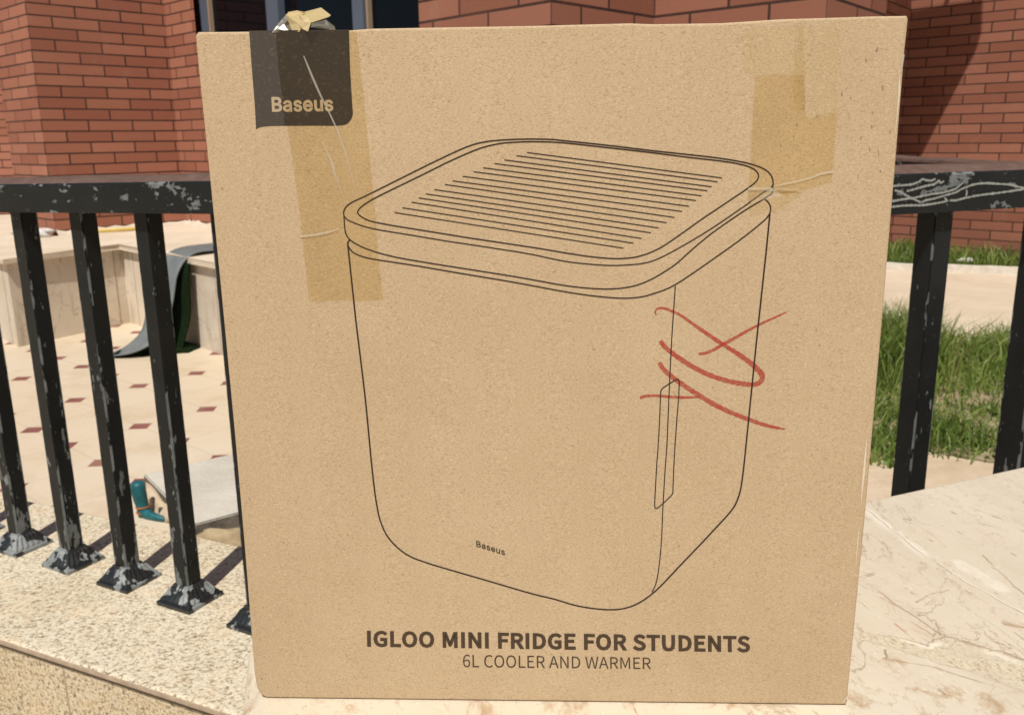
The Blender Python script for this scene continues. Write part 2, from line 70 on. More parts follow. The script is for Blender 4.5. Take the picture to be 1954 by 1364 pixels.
TITLE = [[[25958,3099],[26103,3131],[26194,3216],[26221,3337],[26193,3442],[26129,3513],[26040,3563],[25922,3615],[25857,3646],[25803,3689],[25778,3756],[25793,3821],[25844,3862],[25923,3877],[25994,3867],[26057,3840],[26113,3798],[26163,3865],[26094,3919],[26011,3955],[25918,3969],[25788,3941],[25701,3864],[25674,3749],[25706,3646],[25773,3577],[25852,3533],[25972,3480],[26044,3444],[26095,3398],[26117,3328],[26101,3257],[26045,3209],[25953,3193],[25870,3206],[25791,3243],[25723,3298],[25665,3225],[25748,3159],[25847,3115],[25184,3119],[25288,3118],[25248,3869],[25494,3868],[25490,3957],[24893,3960],[24897,3871],[25144,3870],[24159,3124],[24256,3124],[24235,3566],[24228,3654],[24219,3742],[24210,3828],[24214,3828],[24311,3655],[24635,3122],[24741,3121],[24698,3961],[24600,3962],[24622,3526],[24629,3437],[24639,3347],[24650,3260],[24645,3260],[24548,3434],[24223,3964],[24118,3964],[23452,3128],[23937,3126],[23932,3217],[23551,3219],[23537,3525],[23848,3523],[23843,3614],[23533,3616],[23521,3879],[23889,3877],[23885,3966],[23415,3968],[22633,3133],[22843,3132],[23050,3181],[23173,3326],[23207,3553],[23153,3781],[23017,3922],[22803,3972],[22599,3973],[22733,3220],[22705,3887],[22798,3886],[22960,3847],[23061,3735],[23100,3554],[23076,3373],[22985,3258],[22826,3219],[22069,3121],[22218,3154],[22319,3268],[22350,3481],[22330,3974],[22231,3975],[22250,3480],[22230,3321],[22163,3238],[22065,3214],[21967,3239],[21895,3323],[21864,3482],[21845,3977],[21742,3978],[21761,3485],[21807,3271],[21916,3156],[21226,3141],[21331,3140],[21305,3891],[21554,3890],[21550,3979],[20949,3982],[20952,3893],[21201,3892],[20566,3129],[20714,3161],[20808,3246],[20838,3367],[20812,3472],[20750,3543],[20662,3593],[20543,3645],[20478,3676],[20425,3719],[20402,3787],[20419,3851],[20471,3892],[20552,3907],[20624,3897],[20686,3870],[20742,3828],[20793,3895],[20726,3949],[20643,3986],[20549,3999],[20417,3971],[20328,3894],[20297,3779],[20326,3676],[20392,3607],[20471,3563],[20590,3510],[20662,3474],[20712,3428],[20733,3358],[20715,3287],[20657,3239],[20564,3223],[20480,3236],[20401,3273],[20334,3328],[20274,3255],[20356,3189],[20455,3145],[19366,3593],[19358,3905],[19496,3905],[19605,3890],[19674,3842],[19700,3755],[19679,3664],[19613,3610],[19504,3592],[19726,3149],[19843,3148],[19624,3518],[19720,3562],[19783,3641],[19803,3754],[19762,3893],[19659,3967],[19509,3990],[19252,3992],[19273,3152],[19377,3151],[19368,3508],[19516,3507],[18692,3140],[18875,3193],[18995,3343],[19035,3577],[18985,3808],[18858,3957],[18674,4010],[18491,3959],[18371,3812],[18330,3581],[18380,3347],[18507,3195],[18690,3233],[18560,3277],[18472,3397],[18437,3580],[18464,3761],[18547,3877],[18676,3917],[18806,3875],[18894,3758],[18928,3577],[18902,3395],[18819,3275],[17715,3160],[17819,3160],[17813,3538],[18128,3536],[18127,3625],[17811,3627],[17806,3911],[18178,3909],[18176,3998],[17701,4000],[16698,3166],[17188,3163],[17187,3254],[16801,3256],[16797,3563],[17111,3561],[17110,3652],[16796,3653],[16793,3916],[17165,3914],[17164,4003],[16688,4006],[16195,3154],[16299,3166],[16386,3200],[16450,3250],[16447,3604],[16174,3605],[16175,3517],[16351,3516],[16354,3295],[16314,3269],[16262,3252],[16205,3247],[16053,3290],[15958,3410],[15924,3594],[15957,3775],[16052,3891],[16197,3931],[16271,3920],[16329,3891],[16376,3851],[16432,3920],[16374,3969],[16295,4008],[16193,4024],[15997,3972],[15865,3824],[15817,3591],[15867,3357],[16000,3207],[15039,3175],[15252,3174],[15463,3223],[15593,3368],[15636,3596],[15589,3823],[15457,3965],[15243,4014],[15036,4015],[15143,3262],[15140,3929],[15234,3929],[15397,3889],[15495,3777],[15528,3596],[15497,3415],[15400,3301],[15237,3261],[14658,3177],[14762,3177],[14760,4017],[14656,4017],[13992,3623],[13992,3935],[14131,3935],[14242,3920],[14310,3872],[14333,3785],[14310,3694],[14242,3640],[14131,3622],[14344,3179],[14462,3178],[14251,3548],[14349,3592],[14414,3671],[14438,3784],[14400,3923],[14298,3997],[14147,4020],[13888,4022],[13887,3181],[13991,3181],[13992,3538],[14142,3537],[13209,3185],[13314,3185],[13316,3563],[13634,3561],[13634,3650],[13316,3652],[13317,3936],[13692,3934],[13692,4023],[13213,4025],[12522,3189],[12627,3188],[12633,4029],[12529,4029],[11648,3194],[11747,3193],[11752,3636],[11751,3724],[11747,3812],[11743,3898],[11747,3898],[11835,3724],[12134,3191],[12243,3191],[12251,4031],[12150,4031],[12146,3596],[12148,3506],[12152,3416],[12158,3329],[12153,3329],[12064,3503],[11765,4034],[11658,4034],[11264,3196],[11369,3195],[11380,4036],[11276,4036],[10286,3201],[10381,3201],[10389,3667],[10389,3747],[10385,3834],[10380,3915],[10385,3915],[10449,3723],[10600,3285],[10671,3284],[10836,3721],[10906,3912],[10910,3912],[10903,3831],[10896,3744],[10893,3664],[10885,3198],[10984,3198],[10997,4038],[10870,4039],[10703,3591],[10683,3533],[10663,3474],[10642,3416],[10637,3416],[10618,3475],[10600,3534],[10580,3592],[10428,4041],[10301,4042],[9389,3191],[9577,3244],[9707,3395],[9758,3628],[9717,3860],[9594,4009],[9410,4062],[9222,4011],[9093,3864],[9041,3632],[9081,3399],[9204,3246],[9391,3285],[9260,3328],[9177,3449],[9150,3632],[9185,3813],[9275,3929],[9407,3969],[9538,3927],[9622,3810],[9649,3629],[9614,3446],[9524,3327],[8488,3196],[8677,3249],[8807,3400],[8859,3633],[8819,3865],[8697,4014],[8512,4067],[8324,4016],[8194,3869],[8141,3637],[8181,3404],[8303,3251],[8491,3290],[8360,3333],[8276,3454],[8250,3637],[8287,3818],[8377,3934],[8510,3974],[8640,3932],[8724,3815],[8750,3634],[8714,3451],[8624,3332],[7505,3217],[7980,3214],[7982,3305],[7613,3307],[7637,4057],[7532,4057],[6993,3205],[7099,3217],[7189,3251],[7257,3301],[7269,3655],[6992,3656],[6988,3568],[7168,3567],[7160,3347],[7119,3320],[7066,3304],[7007,3298],[6855,3341],[6763,3461],[6737,3645],[6778,3826],[6880,3942],[7029,3982],[7104,3971],[7162,3943],[7208,3903],[7268,3971],[7211,4020],[7133,4059],[7029,4075],[6828,4024],[6687,3876],[6628,3642],[6669,3408],[6797,3258],[6275,3224],[6381,3223],[6412,4064],[6307,4064]],[[21,19,20],[21,18,19],[22,18,21],[22,13,18],[13,17,18],[22,12,13],[14,17,13],[15,17,14],[15,16,17],[23,12,22],[23,11,12],[23,10,11],[23,9,10],[24,9,23],[24,8,9],[24,7,8],[25,7,24],[25,6,7],[26,6,25],[26,5,6],[27,5,26],[27,4,5],[28,4,27],[29,4,28],[29,3,4],[30,3,29],[30,2,3],[31,2,30],[37,35,36],[32,2,31],[37,34,35],[38,34,37],[32,1,2],[33,1,32],[38,33,34],[38,1,33],[39,1,38],[39,0,1],[46,44,45],[46,43,44],[47,43,46],[40,42,47],[42,43,47],[40,41,42],[48,53,67],[53,66,67],[53,54,66],[54,65,66],[60,58,59],[60,57,58],[48,52,53],[55,65,54],[48,51,52],[56,65,55],[48,50,51],[48,49,50],[61,57,60],[62,57,61],[56,64,65],[63,57,62],[56,63,64],[56,57,63],[68,76,79],[76,78,79],[76,77,78],[68,75,76],[68,72,75],[72,74,75],[72,73,74],[68,71,72],[68,70,71],[68,69,70],[80,90,88],[90,87,88],[90,86,87],[90,91,86],[91,92,86],[92,85,86],[80,89,90],[93,85,92],[93,84,85],[94,84,93],[95,84,94],[95,83,84],[96,83,95],[96,82,83],[97,82,96],[80,97,89],[80,82,97],[80,81,82],[113,111,112],[113,110,111],[104,102,103],[104,101,102],[114,110,113],[104,100,101],[114,109,110],[105,100,104],[114,108,109],[106,100,105],[115,108,114],[106,99,100],[115,107,108],[107,99,106],[115,99,107],[98,99,115],[122,120,121],[122,119,120],[123,119,122],[116,118,123],[118,119,123],[116,117,118],[145,143,144],[145,142,143],[146,142,145],[146,137,142],[137,141,142],[146,136,137],[138,141,137],[139,141,138],[139,140,141],[147,136,146],[147,135,136],[147,134,135],[147,133,134],[148,133,147],[148,132,133],[148,131,132],[149,131,148],[149,130,131],[150,130,149],[150,129,130],[151,129,150],[151,128,129],[152,128,151],[153,128,152],[153,127,128],[154,127,153],[154,126,127],[155,126,154],[161,159,160],[156,126,155],[161,158,159],[162,158,161],[156,125,126],[157,125,156],[162,157,158],[162,125,157],[163,125,162],[163,124,125],[183,165,182],[165,181,182],[165,180,181],[165,166,180],[166,179,180],[183,164,165],[167,179,166],[167,178,179],[168,178,167],[169,178,168],[170,178,169],[170,177,178],[171,177,170],[171,176,177],[172,176,171],[183,185,164],[185,172,164],[185,176,172],[185,175,176],[185,186,175],[186,174,175],[183,184,185],[173,174,186],[194,192,193],[195,204,194],[204,205,194],[205,192,194],[205,206,192],[206,191,192],[195,203,204],[207,191,206],[196,203,195],[207,190,191],[196,202,203],[208,190,207],[197,202,196],[197,201,202],[209,190,208],[209,189,190],[197,200,201],[210,189,209],[198,200,197],[210,188,189],[198,199,200],[199,188,210],[198,188,199],[187,188,198],[211,217,220],[217,219,220],[217,218,219],[211,216,217],[211,213,216],[213,215,216],[213,214,215],[211,212,213],[221,229,232],[229,231,232],[229,230,231],[221,228,229],[221,225,228],[225,227,228],[225,226,227],[221,224,225],[221,223,224],[221,222,223],[258,256,257],[258,255,256],[259,249,258],[249,250,258],[250,255,258],[250,254,255],[251,254,250],[251,252,254],[252,253,254],[259,248,249],[260,248,259],[260,247,248],[239,237,238],[239,240,237],[240,236,237],[260,246,247],[261,246,260],[241,236,240],[261,245,246],[262,245,261],[242,236,241],[262,244,245],[243,236,242],[244,236,243],[244,235,236],[262,235,244],[233,235,262],[233,234,235],[263,273,271],[273,270,271],[273,269,270],[273,274,269],[274,275,269],[275,268,269],[263,272,273],[276,268,275],[276,267,268],[277,267,276],[278,267,277],[278,266,267],[279,266,278],[279,265,266],[280,265,279],[263,280,272],[263,265,280],[263,264,265],[281,283,284],[281,282,283],[304,286,303],[286,302,303],[286,301,302],[286,287,301],[287,300,301],[304,285,286],[288,300,287],[288,299,300],[289,299,288],[290,299,289],[291,299,290],[291,298,299],[292,298,291],[292,297,298],[293,297,292],[304,306,285],[306,293,285],[306,297,293],[306,296,297],[306,307,296],[307,295,296],[304,305,306],[294,295,307],[308,314,317],[314,316,317],[314,315,316],[308,313,314],[308,310,313],[310,312,313],[310,311,312],[308,309,310],[318,320,321],[318,319,320],[322,327,341],[327,340,341],[327,328,340],[328,339,340],[334,332,333],[334,331,332],[322,326,327],[329,339,328],[322,325,326],[330,339,329],[322,324,325],[322,323,324],[335,331,334],[336,331,335],[330,338,339],[337,331,336],[330,337,338],[330,331,337],[342,344,345],[342,343,344],[346,351,375],[351,374,375],[351,352,374],[352,373,374],[366,357,365],[357,364,365],[357,358,364],[358,363,364],[346,350,351],[353,373,352],[366,356,357],[359,363,358],[346,349,350],[360,363,359],[346,348,349],[361,363,360],[354,373,353],[366,355,356],[346,347,348],[362,363,361],[354,372,373],[367,355,366],[354,371,372],[368,355,367],[354,370,371],[369,355,368],[354,369,370],[354,355,369],[383,381,382],[384,393,383],[393,394,383],[394,381,383],[394,395,381],[395,380,381],[384,392,393],[396,380,395],[385,392,384],[396,379,380],[385,391,392],[397,379,396],[386,391,385],[386,390,391],[398,379,397],[398,378,379],[386,389,390],[399,378,398],[387,389,386],[399,377,378],[387,388,389],[388,377,399],[387,377,388],[376,377,387],[407,405,406],[408,417,407],[417,418,407],[418,405,407],[418,419,405],[419,404,405],[408,416,417],[420,404,419],[409,416,408],[420,403,404],[409,415,416],[421,403,420],[410,415,409],[410,414,415],[422,403,421],[422,402,403],[410,413,414],[423,402,422],[411,413,410],[423,401,402],[411,412,413],[412,401,423],[411,401,412],[400,401,411],[424,428,429],[424,427,428],[424,426,427],[424,425,426],[455,453,454],[455,452,453],[456,446,455],[446,447,455],[447,452,455],[447,451,452],[448,451,447],[448,449,451],[449,450,451],[456,445,446],[457,445,456],[457,444,445],[436,434,435],[436,437,434],[437,433,434],[457,443,444],[458,443,457],[438,433,437],[458,442,443],[459,442,458],[439,433,438],[459,441,442],[440,433,439],[441,433,440],[441,432,433],[459,432,441],[430,432,459],[430,431,432],[460,462,463],[460,461,462]],[[20,21,22,23,24,25,26,27,28,29,30,31,32,33,34,35,36,37,38,39,0,1,2,3,4,5,6,7,8,9,10,11,12,13,14,15,16,17,18,19],[45,46,47,40,41,42,43,44],[48,67,66,65,64,63,62,61,60,59,58,57,56,55,54,53,52,51,50,49],[68,79,78,77,76,75,74,73,72,71,70,69],[80,88,87,86,85,84,83,82,81],[90,91,92,93,94,95,96,97,89],[112,113,114,115,98,99,100,101,102,103,104,105,106,107,108,109,110,111],[121,122,123,116,117,118,119,120],[144,145,146,147,148,149,150,151,152,153,154,155,156,157,158,159,160,161,162,163,124,125,126,127,128,129,130,131,132,133,134,135,136,137,138,139,140,141,142,143],[182,183,184,185,186,173,174,175,176,177,178,179,180,181],[165,166,167,168,169,170,171,172,164],[193,194,195,196,197,198,187,188,189,190,191,192],[204,205,206,207,208,209,210,199,200,201,202,203],[211,220,219,218,217,216,215,214,213,212],[221,232,231,230,229,228,227,226,225,224,223,222],[257,258,259,260,261,262,233,234,235,236,237,238,239,240,241,242,243,244,245,246,247,248,249,250,251,252,253,254,255,256],[263,271,270,269,268,267,266,265,264],[273,274,275,276,277,278,279,280,272],[281,284,283,282],[303,304,305,306,307,294,295,296,297,298,299,300,301,302],[286,287,288,289,290,291,292,293,285],[308,317,316,315,314,313,312,311,310,309],[318,321,320,319],[322,341,340,339,338,337,336,335,334,333,332,331,330,329,328,327,326,325,324,323],[342,345,344,343],[346,375,374,373,372,371,370,369,368,367,366,365,364,363,362,361,360,359,358,357,356,355,354,353,352,351,350,349,348,347],[382,383,384,385,386,387,376,377,378,379,380,381],[393,394,395,396,397,398,399,388,389,390,391,392],[406,407,408,409,410,411,400,401,402,403,404,405],[417,418,419,420,421,422,423,412,413,414,415,416],[424,429,428,427,426,425],[454,455,456,457,458,459,430,431,432,433,434,435,436,437,438,439,440,441,442,443,444,445,446,447,448,449,450,451,452,453],[460,463,462,461]],0.981]
SUB = [[[20821,2372],[20812,2622],[20915,2621],[20996,2610],[21048,2572],[21067,2502],[21053,2429],[21004,2386],[20923,2372],[21092,2019],[21179,2019],[21013,2313],[21084,2348],[21130,2411],[21144,2502],[21112,2612],[21035,2671],[20924,2690],[20733,2691],[20756,2019],[20833,2019],[20823,2304],[20933,2304],[20263,2019],[20626,2019],[20623,2092],[20338,2092],[20330,2338],[20562,2337],[20560,2410],[20328,2411],[20321,2622],[20597,2621],[20594,2692],[20243,2694],[19584,2018],[19653,2018],[19643,2396],[19640,2460],[19634,2531],[19627,2596],[19631,2596],[19684,2441],[19810,2087],[19862,2087],[19967,2440],[20012,2594],[20015,2594],[20013,2529],[20011,2459],[20011,2394],[20023,2019],[20095,2019],[20074,2696],[19982,2696],[19875,2335],[19863,2288],[19850,2241],[19837,2193],[19833,2193],[19817,2241],[19802,2288],[19785,2335],[19658,2698],[19565,2699],[19120,2378],[19114,2632],[19216,2632],[19298,2620],[19349,2581],[19368,2510],[19353,2436],[19304,2392],[19223,2378],[19389,2018],[19476,2018],[19312,2318],[19384,2354],[19430,2417],[19445,2510],[19414,2622],[19337,2683],[19226,2701],[19035,2703],[19052,2018],[19129,2018],[19122,2309],[19232,2309],[18461,2018],[18539,2018],[18593,2229],[18818,2228],[18882,2018],[18964,2018],[18739,2705],[18653,2705],[18611,2297],[18639,2403],[18658,2480],[18677,2556],[18695,2635],[18698,2635],[18720,2557],[18742,2480],[18765,2403],[18797,2297],[17872,2018],[17964,2018],[18048,2435],[18057,2489],[18067,2541],[18076,2593],[18079,2593],[18090,2540],[18101,2489],[18112,2435],[18214,2018],[18308,2018],[18420,2707],[18346,2707],[18288,2333],[18278,2258],[18269,2184],[18259,2109],[18254,2109],[18238,2184],[18222,2259],[18206,2333],[18113,2709],[18042,2709],[17964,2334],[17951,2259],[17937,2184],[17925,2109],[17922,2109],[17908,2184],[17894,2259],[17880,2334],[17809,2711],[17729,2712],[17038,2017],[17195,2017],[17352,2060],[17446,2180],[17476,2368],[17440,2557],[17341,2674],[17182,2715],[17028,2716],[17114,2090],[17106,2645],[17176,2644],[17297,2612],[17370,2518],[17397,2369],[17375,2218],[17305,2123],[17184,2090],[16429,2017],[16503,2017],[16498,2387],[16496,2461],[16491,2534],[16487,2606],[16490,2606],[16558,2461],[16788,2017],[16868,2017],[16859,2718],[16785,2718],[16790,2354],[16792,2280],[16797,2205],[16803,2132],[16799,2132],[16731,2277],[16501,2720],[16422,2720],[15835,2017],[15914,2017],[15972,2233],[16197,2233],[16258,2017],[16341,2017],[16125,2723],[16038,2723],[15991,2304],[16020,2413],[16040,2492],[16060,2570],[16079,2651],[16082,2651],[16103,2570],[16124,2491],[16147,2412],[16177,2303],[15268,2391],[15267,2656],[15370,2655],[15452,2643],[15503,2603],[15521,2529],[15504,2452],[15454,2406],[15372,2391],[15532,2017],[15620,2017],[15461,2328],[15534,2366],[15582,2432],[15598,2528],[15570,2645],[15493,2708],[15382,2728],[15189,2729],[15193,2017],[15270,2017],[15269,2319],[15380,2319],[14695,2016],[15061,2016],[15061,2094],[14773,2094],[14772,2355],[15006,2354],[15006,2431],[14772,2432],[14771,2656],[15049,2654],[15049,2730],[14694,2732],[14236,2016],[14585,2016],[14585,2094],[14314,2094],[14314,2735],[14237,2735],[13837,2003],[13975,2049],[14068,2179],[14102,2379],[14068,2578],[13976,2705],[13839,2751],[13701,2707],[13608,2580],[13574,2381],[13607,2180],[13699,2049],[13837,2083],[13740,2120],[13676,2223],[13654,2381],[13677,2537],[13741,2636],[13839,2671],[13936,2635],[13999,2535],[14022,2380],[13999,2223],[13935,2120],[13209,2003],[13347,2049],[13441,2180],[13475,2381],[13442,2581],[13350,2709],[13213,2755],[13075,2711],[12982,2584],[12946,2383],[12979,2181],[13071,2049],[13209,2083],[13112,2121],[13049,2224],[13027,2383],[13051,2540],[13115,2640],[13213,2675],[13310,2639],[13373,2538],[13395,2382],[13371,2224],[13307,2120],[12673,2002],[12748,2015],[12811,2050],[12865,2107],[12822,2166],[12780,2122],[12732,2093],[12677,2083],[12575,2120],[12509,2224],[12487,2385],[12513,2542],[12582,2643],[12685,2678],[12734,2669],[12776,2645],[12811,2609],[12854,2669],[12811,2713],[12754,2746],[12685,2759],[12543,2714],[12445,2585],[12406,2382],[12440,2178],[12534,2048],[11788,2015],[12139,2015],[12140,2095],[11867,2095],[11876,2752],[11798,2752],[11486,2002],[11576,2032],[11642,2116],[11669,2242],[11649,2371],[11590,2448],[11499,2474],[11450,2464],[11401,2434],[11357,2386],[11384,2567],[11442,2664],[11522,2692],[11559,2684],[11592,2665],[11619,2635],[11664,2691],[11626,2730],[11578,2757],[11520,2767],[11406,2729],[11320,2601],[11284,2369],[11308,2165],[11380,2043],[11358,2312],[11401,2367],[11445,2397],[11486,2406],[11548,2386],[11584,2329],[11595,2242],[11580,2154],[11542,2096],[11487,2075],[11420,2102],[11377,2182]],[[19,1,18],[1,17,18],[1,16,17],[1,2,16],[2,15,16],[19,0,1],[3,15,2],[3,14,15],[4,14,3],[5,14,4],[6,14,5],[6,13,14],[7,13,6],[7,12,13],[8,12,7],[19,21,0],[21,8,0],[21,12,8],[21,11,12],[21,22,11],[22,10,11],[19,20,21],[9,10,22],[23,31,34],[31,33,34],[31,32,33],[23,30,31],[23,27,30],[27,29,30],[27,28,29],[23,26,27],[23,25,26],[23,24,25],[35,40,64],[40,63,64],[40,41,63],[41,62,63],[55,46,54],[46,53,54],[46,47,53],[47,52,53],[35,39,40],[42,62,41],[55,45,46],[48,52,47],[35,38,39],[49,52,48],[35,37,38],[50,52,49],[43,62,42],[55,44,45],[35,36,37],[51,52,50],[43,61,62],[56,44,55],[43,60,61],[57,44,56],[43,59,60],[58,44,57],[43,58,59],[43,44,58],[84,66,83],[66,82,83],[66,81,82],[66,67,81],[67,80,81],[84,65,66],[68,80,67],[68,79,80],[69,79,68],[70,79,69],[71,79,70],[71,78,79],[72,78,71],[72,77,78],[73,77,72],[84,86,65],[86,73,65],[86,77,73],[86,76,77],[86,87,76],[87,75,76],[84,85,86],[74,75,87],[88,100,95],[100,94,95],[100,101,94],[101,93,94],[88,99,100],[102,93,101],[103,93,102],[88,98,99],[104,93,103],[88,97,98],[88,96,97],[105,93,104],[88,90,96],[90,105,96],[90,91,105],[91,93,105],[88,89,90],[92,93,91],[106,138,139],[106,137,138],[130,128,129],[130,111,128],[111,112,128],[112,127,128],[120,118,119],[120,117,118],[130,110,111],[113,127,112],[130,109,110],[114,127,113],[130,108,109],[115,127,114],[130,107,108],[116,127,115],[106,136,137],[131,107,130],[116,126,127],[121,117,120],[116,125,126],[106,135,136],[132,107,131],[122,117,121],[116,124,125],[106,134,135],[133,107,132],[123,117,122],[106,133,134],[106,107,133],[116,123,124],[116,117,123],[140,150,148],[150,147,148],[150,146,147],[150,151,146],[151,152,146],[152,145,146],[140,149,150],[153,145,152],[153,144,145],[154,144,153],[155,144,154],[155,143,144],[156,143,155],[156,142,143],[157,142,156],[140,157,149],[140,142,157],[140,141,142],[158,163,177],[163,176,177],[163,164,176],[164,175,176],[170,168,169],[170,167,168],[158,162,163],[165,175,164],[158,161,162],[166,175,165],[158,160,161],[158,159,160],[171,167,170],[172,167,171],[166,174,175],[173,167,172],[166,173,174],[166,167,173],[178,190,185],[190,184,185],[190,191,184],[191,183,184],[178,189,190],[192,183,191],[193,183,192],[178,188,189],[194,183,193],[178,187,188],[178,186,187],[195,183,194],[178,180,186],[180,195,186],[180,181,195],[181,183,195],[178,179,180],[182,183,181],[215,197,214],[197,213,214],[197,212,213],[197,198,212],[198,211,212],[215,196,197],[199,211,198],[199,210,211],[200,210,199],[201,210,200],[202,210,201],[202,209,210],[203,209,202],[203,208,209],[204,208,203],[215,217,196],[217,204,196],[217,208,204],[217,207,208],[217,218,207],[218,206,207],[215,216,217],[205,206,218],[219,227,230],[227,229,230],[227,228,229],[219,226,227],[219,223,226],[223,225,226],[223,224,225],[219,222,223],[219,221,222],[219,220,221],[231,235,236],[231,234,235],[231,233,234],[231,232,233],[244,242,243],[245,254,244],[254,255,244],[255,242,244],[255,256,242],[256,241,242],[245,253,254],[257,241,256],[246,253,245],[257,240,241],[246,252,253],[258,240,257],[247,252,246],[247,251,252],[259,240,258],[259,239,240],[247,250,251],[260,239,259],[248,250,247],[260,238,239],[248,249,250],[249,238,260],[248,238,249],[237,238,248],[268,266,267],[269,278,268],[278,279,268],[279,266,268],[279,280,266],[280,265,266],[269,277,278],[281,265,280],[270,277,269],[281,264,265],[270,276,277],[282,264,281],[271,276,270],[271,275,276],[283,264,282],[283,263,264],[271,274,275],[284,263,283],[272,274,271],[284,262,263],[272,273,274],[273,262,284],[272,262,273],[261,262,272],[306,304,305],[306,303,304],[306,302,303],[307,297,306],[297,298,306],[298,302,306],[299,302,298],[300,302,299],[300,301,302],[307,296,297],[308,296,307],[308,295,296],[308,294,295],[309,294,308],[309,293,294],[310,293,309],[290,288,289],[291,288,290],[310,292,293],[291,287,288],[292,287,291],[310,287,292],[310,286,287],[285,286,310],[311,315,316],[311,314,315],[311,313,314],[311,312,313],[337,335,336],[337,334,335],[337,333,334],[338,328,337],[328,329,337],[329,333,337],[330,333,329],[330,331,333],[331,332,333],[338,327,328],[339,327,338],[339,326,327],[324,322,323],[325,322,324],[325,321,322],[326,345,325],[345,321,325],[326,344,345],[346,321,345],[326,343,344],[339,343,326],[347,321,346],[347,320,321],[340,342,339],[342,343,339],[348,320,347],[340,353,342],[349,320,348],[349,319,320],[340,352,353],[341,352,340],[350,319,349],[350,318,319],[341,351,352],[351,318,350],[341,318,351],[317,318,341]],[],0.0]
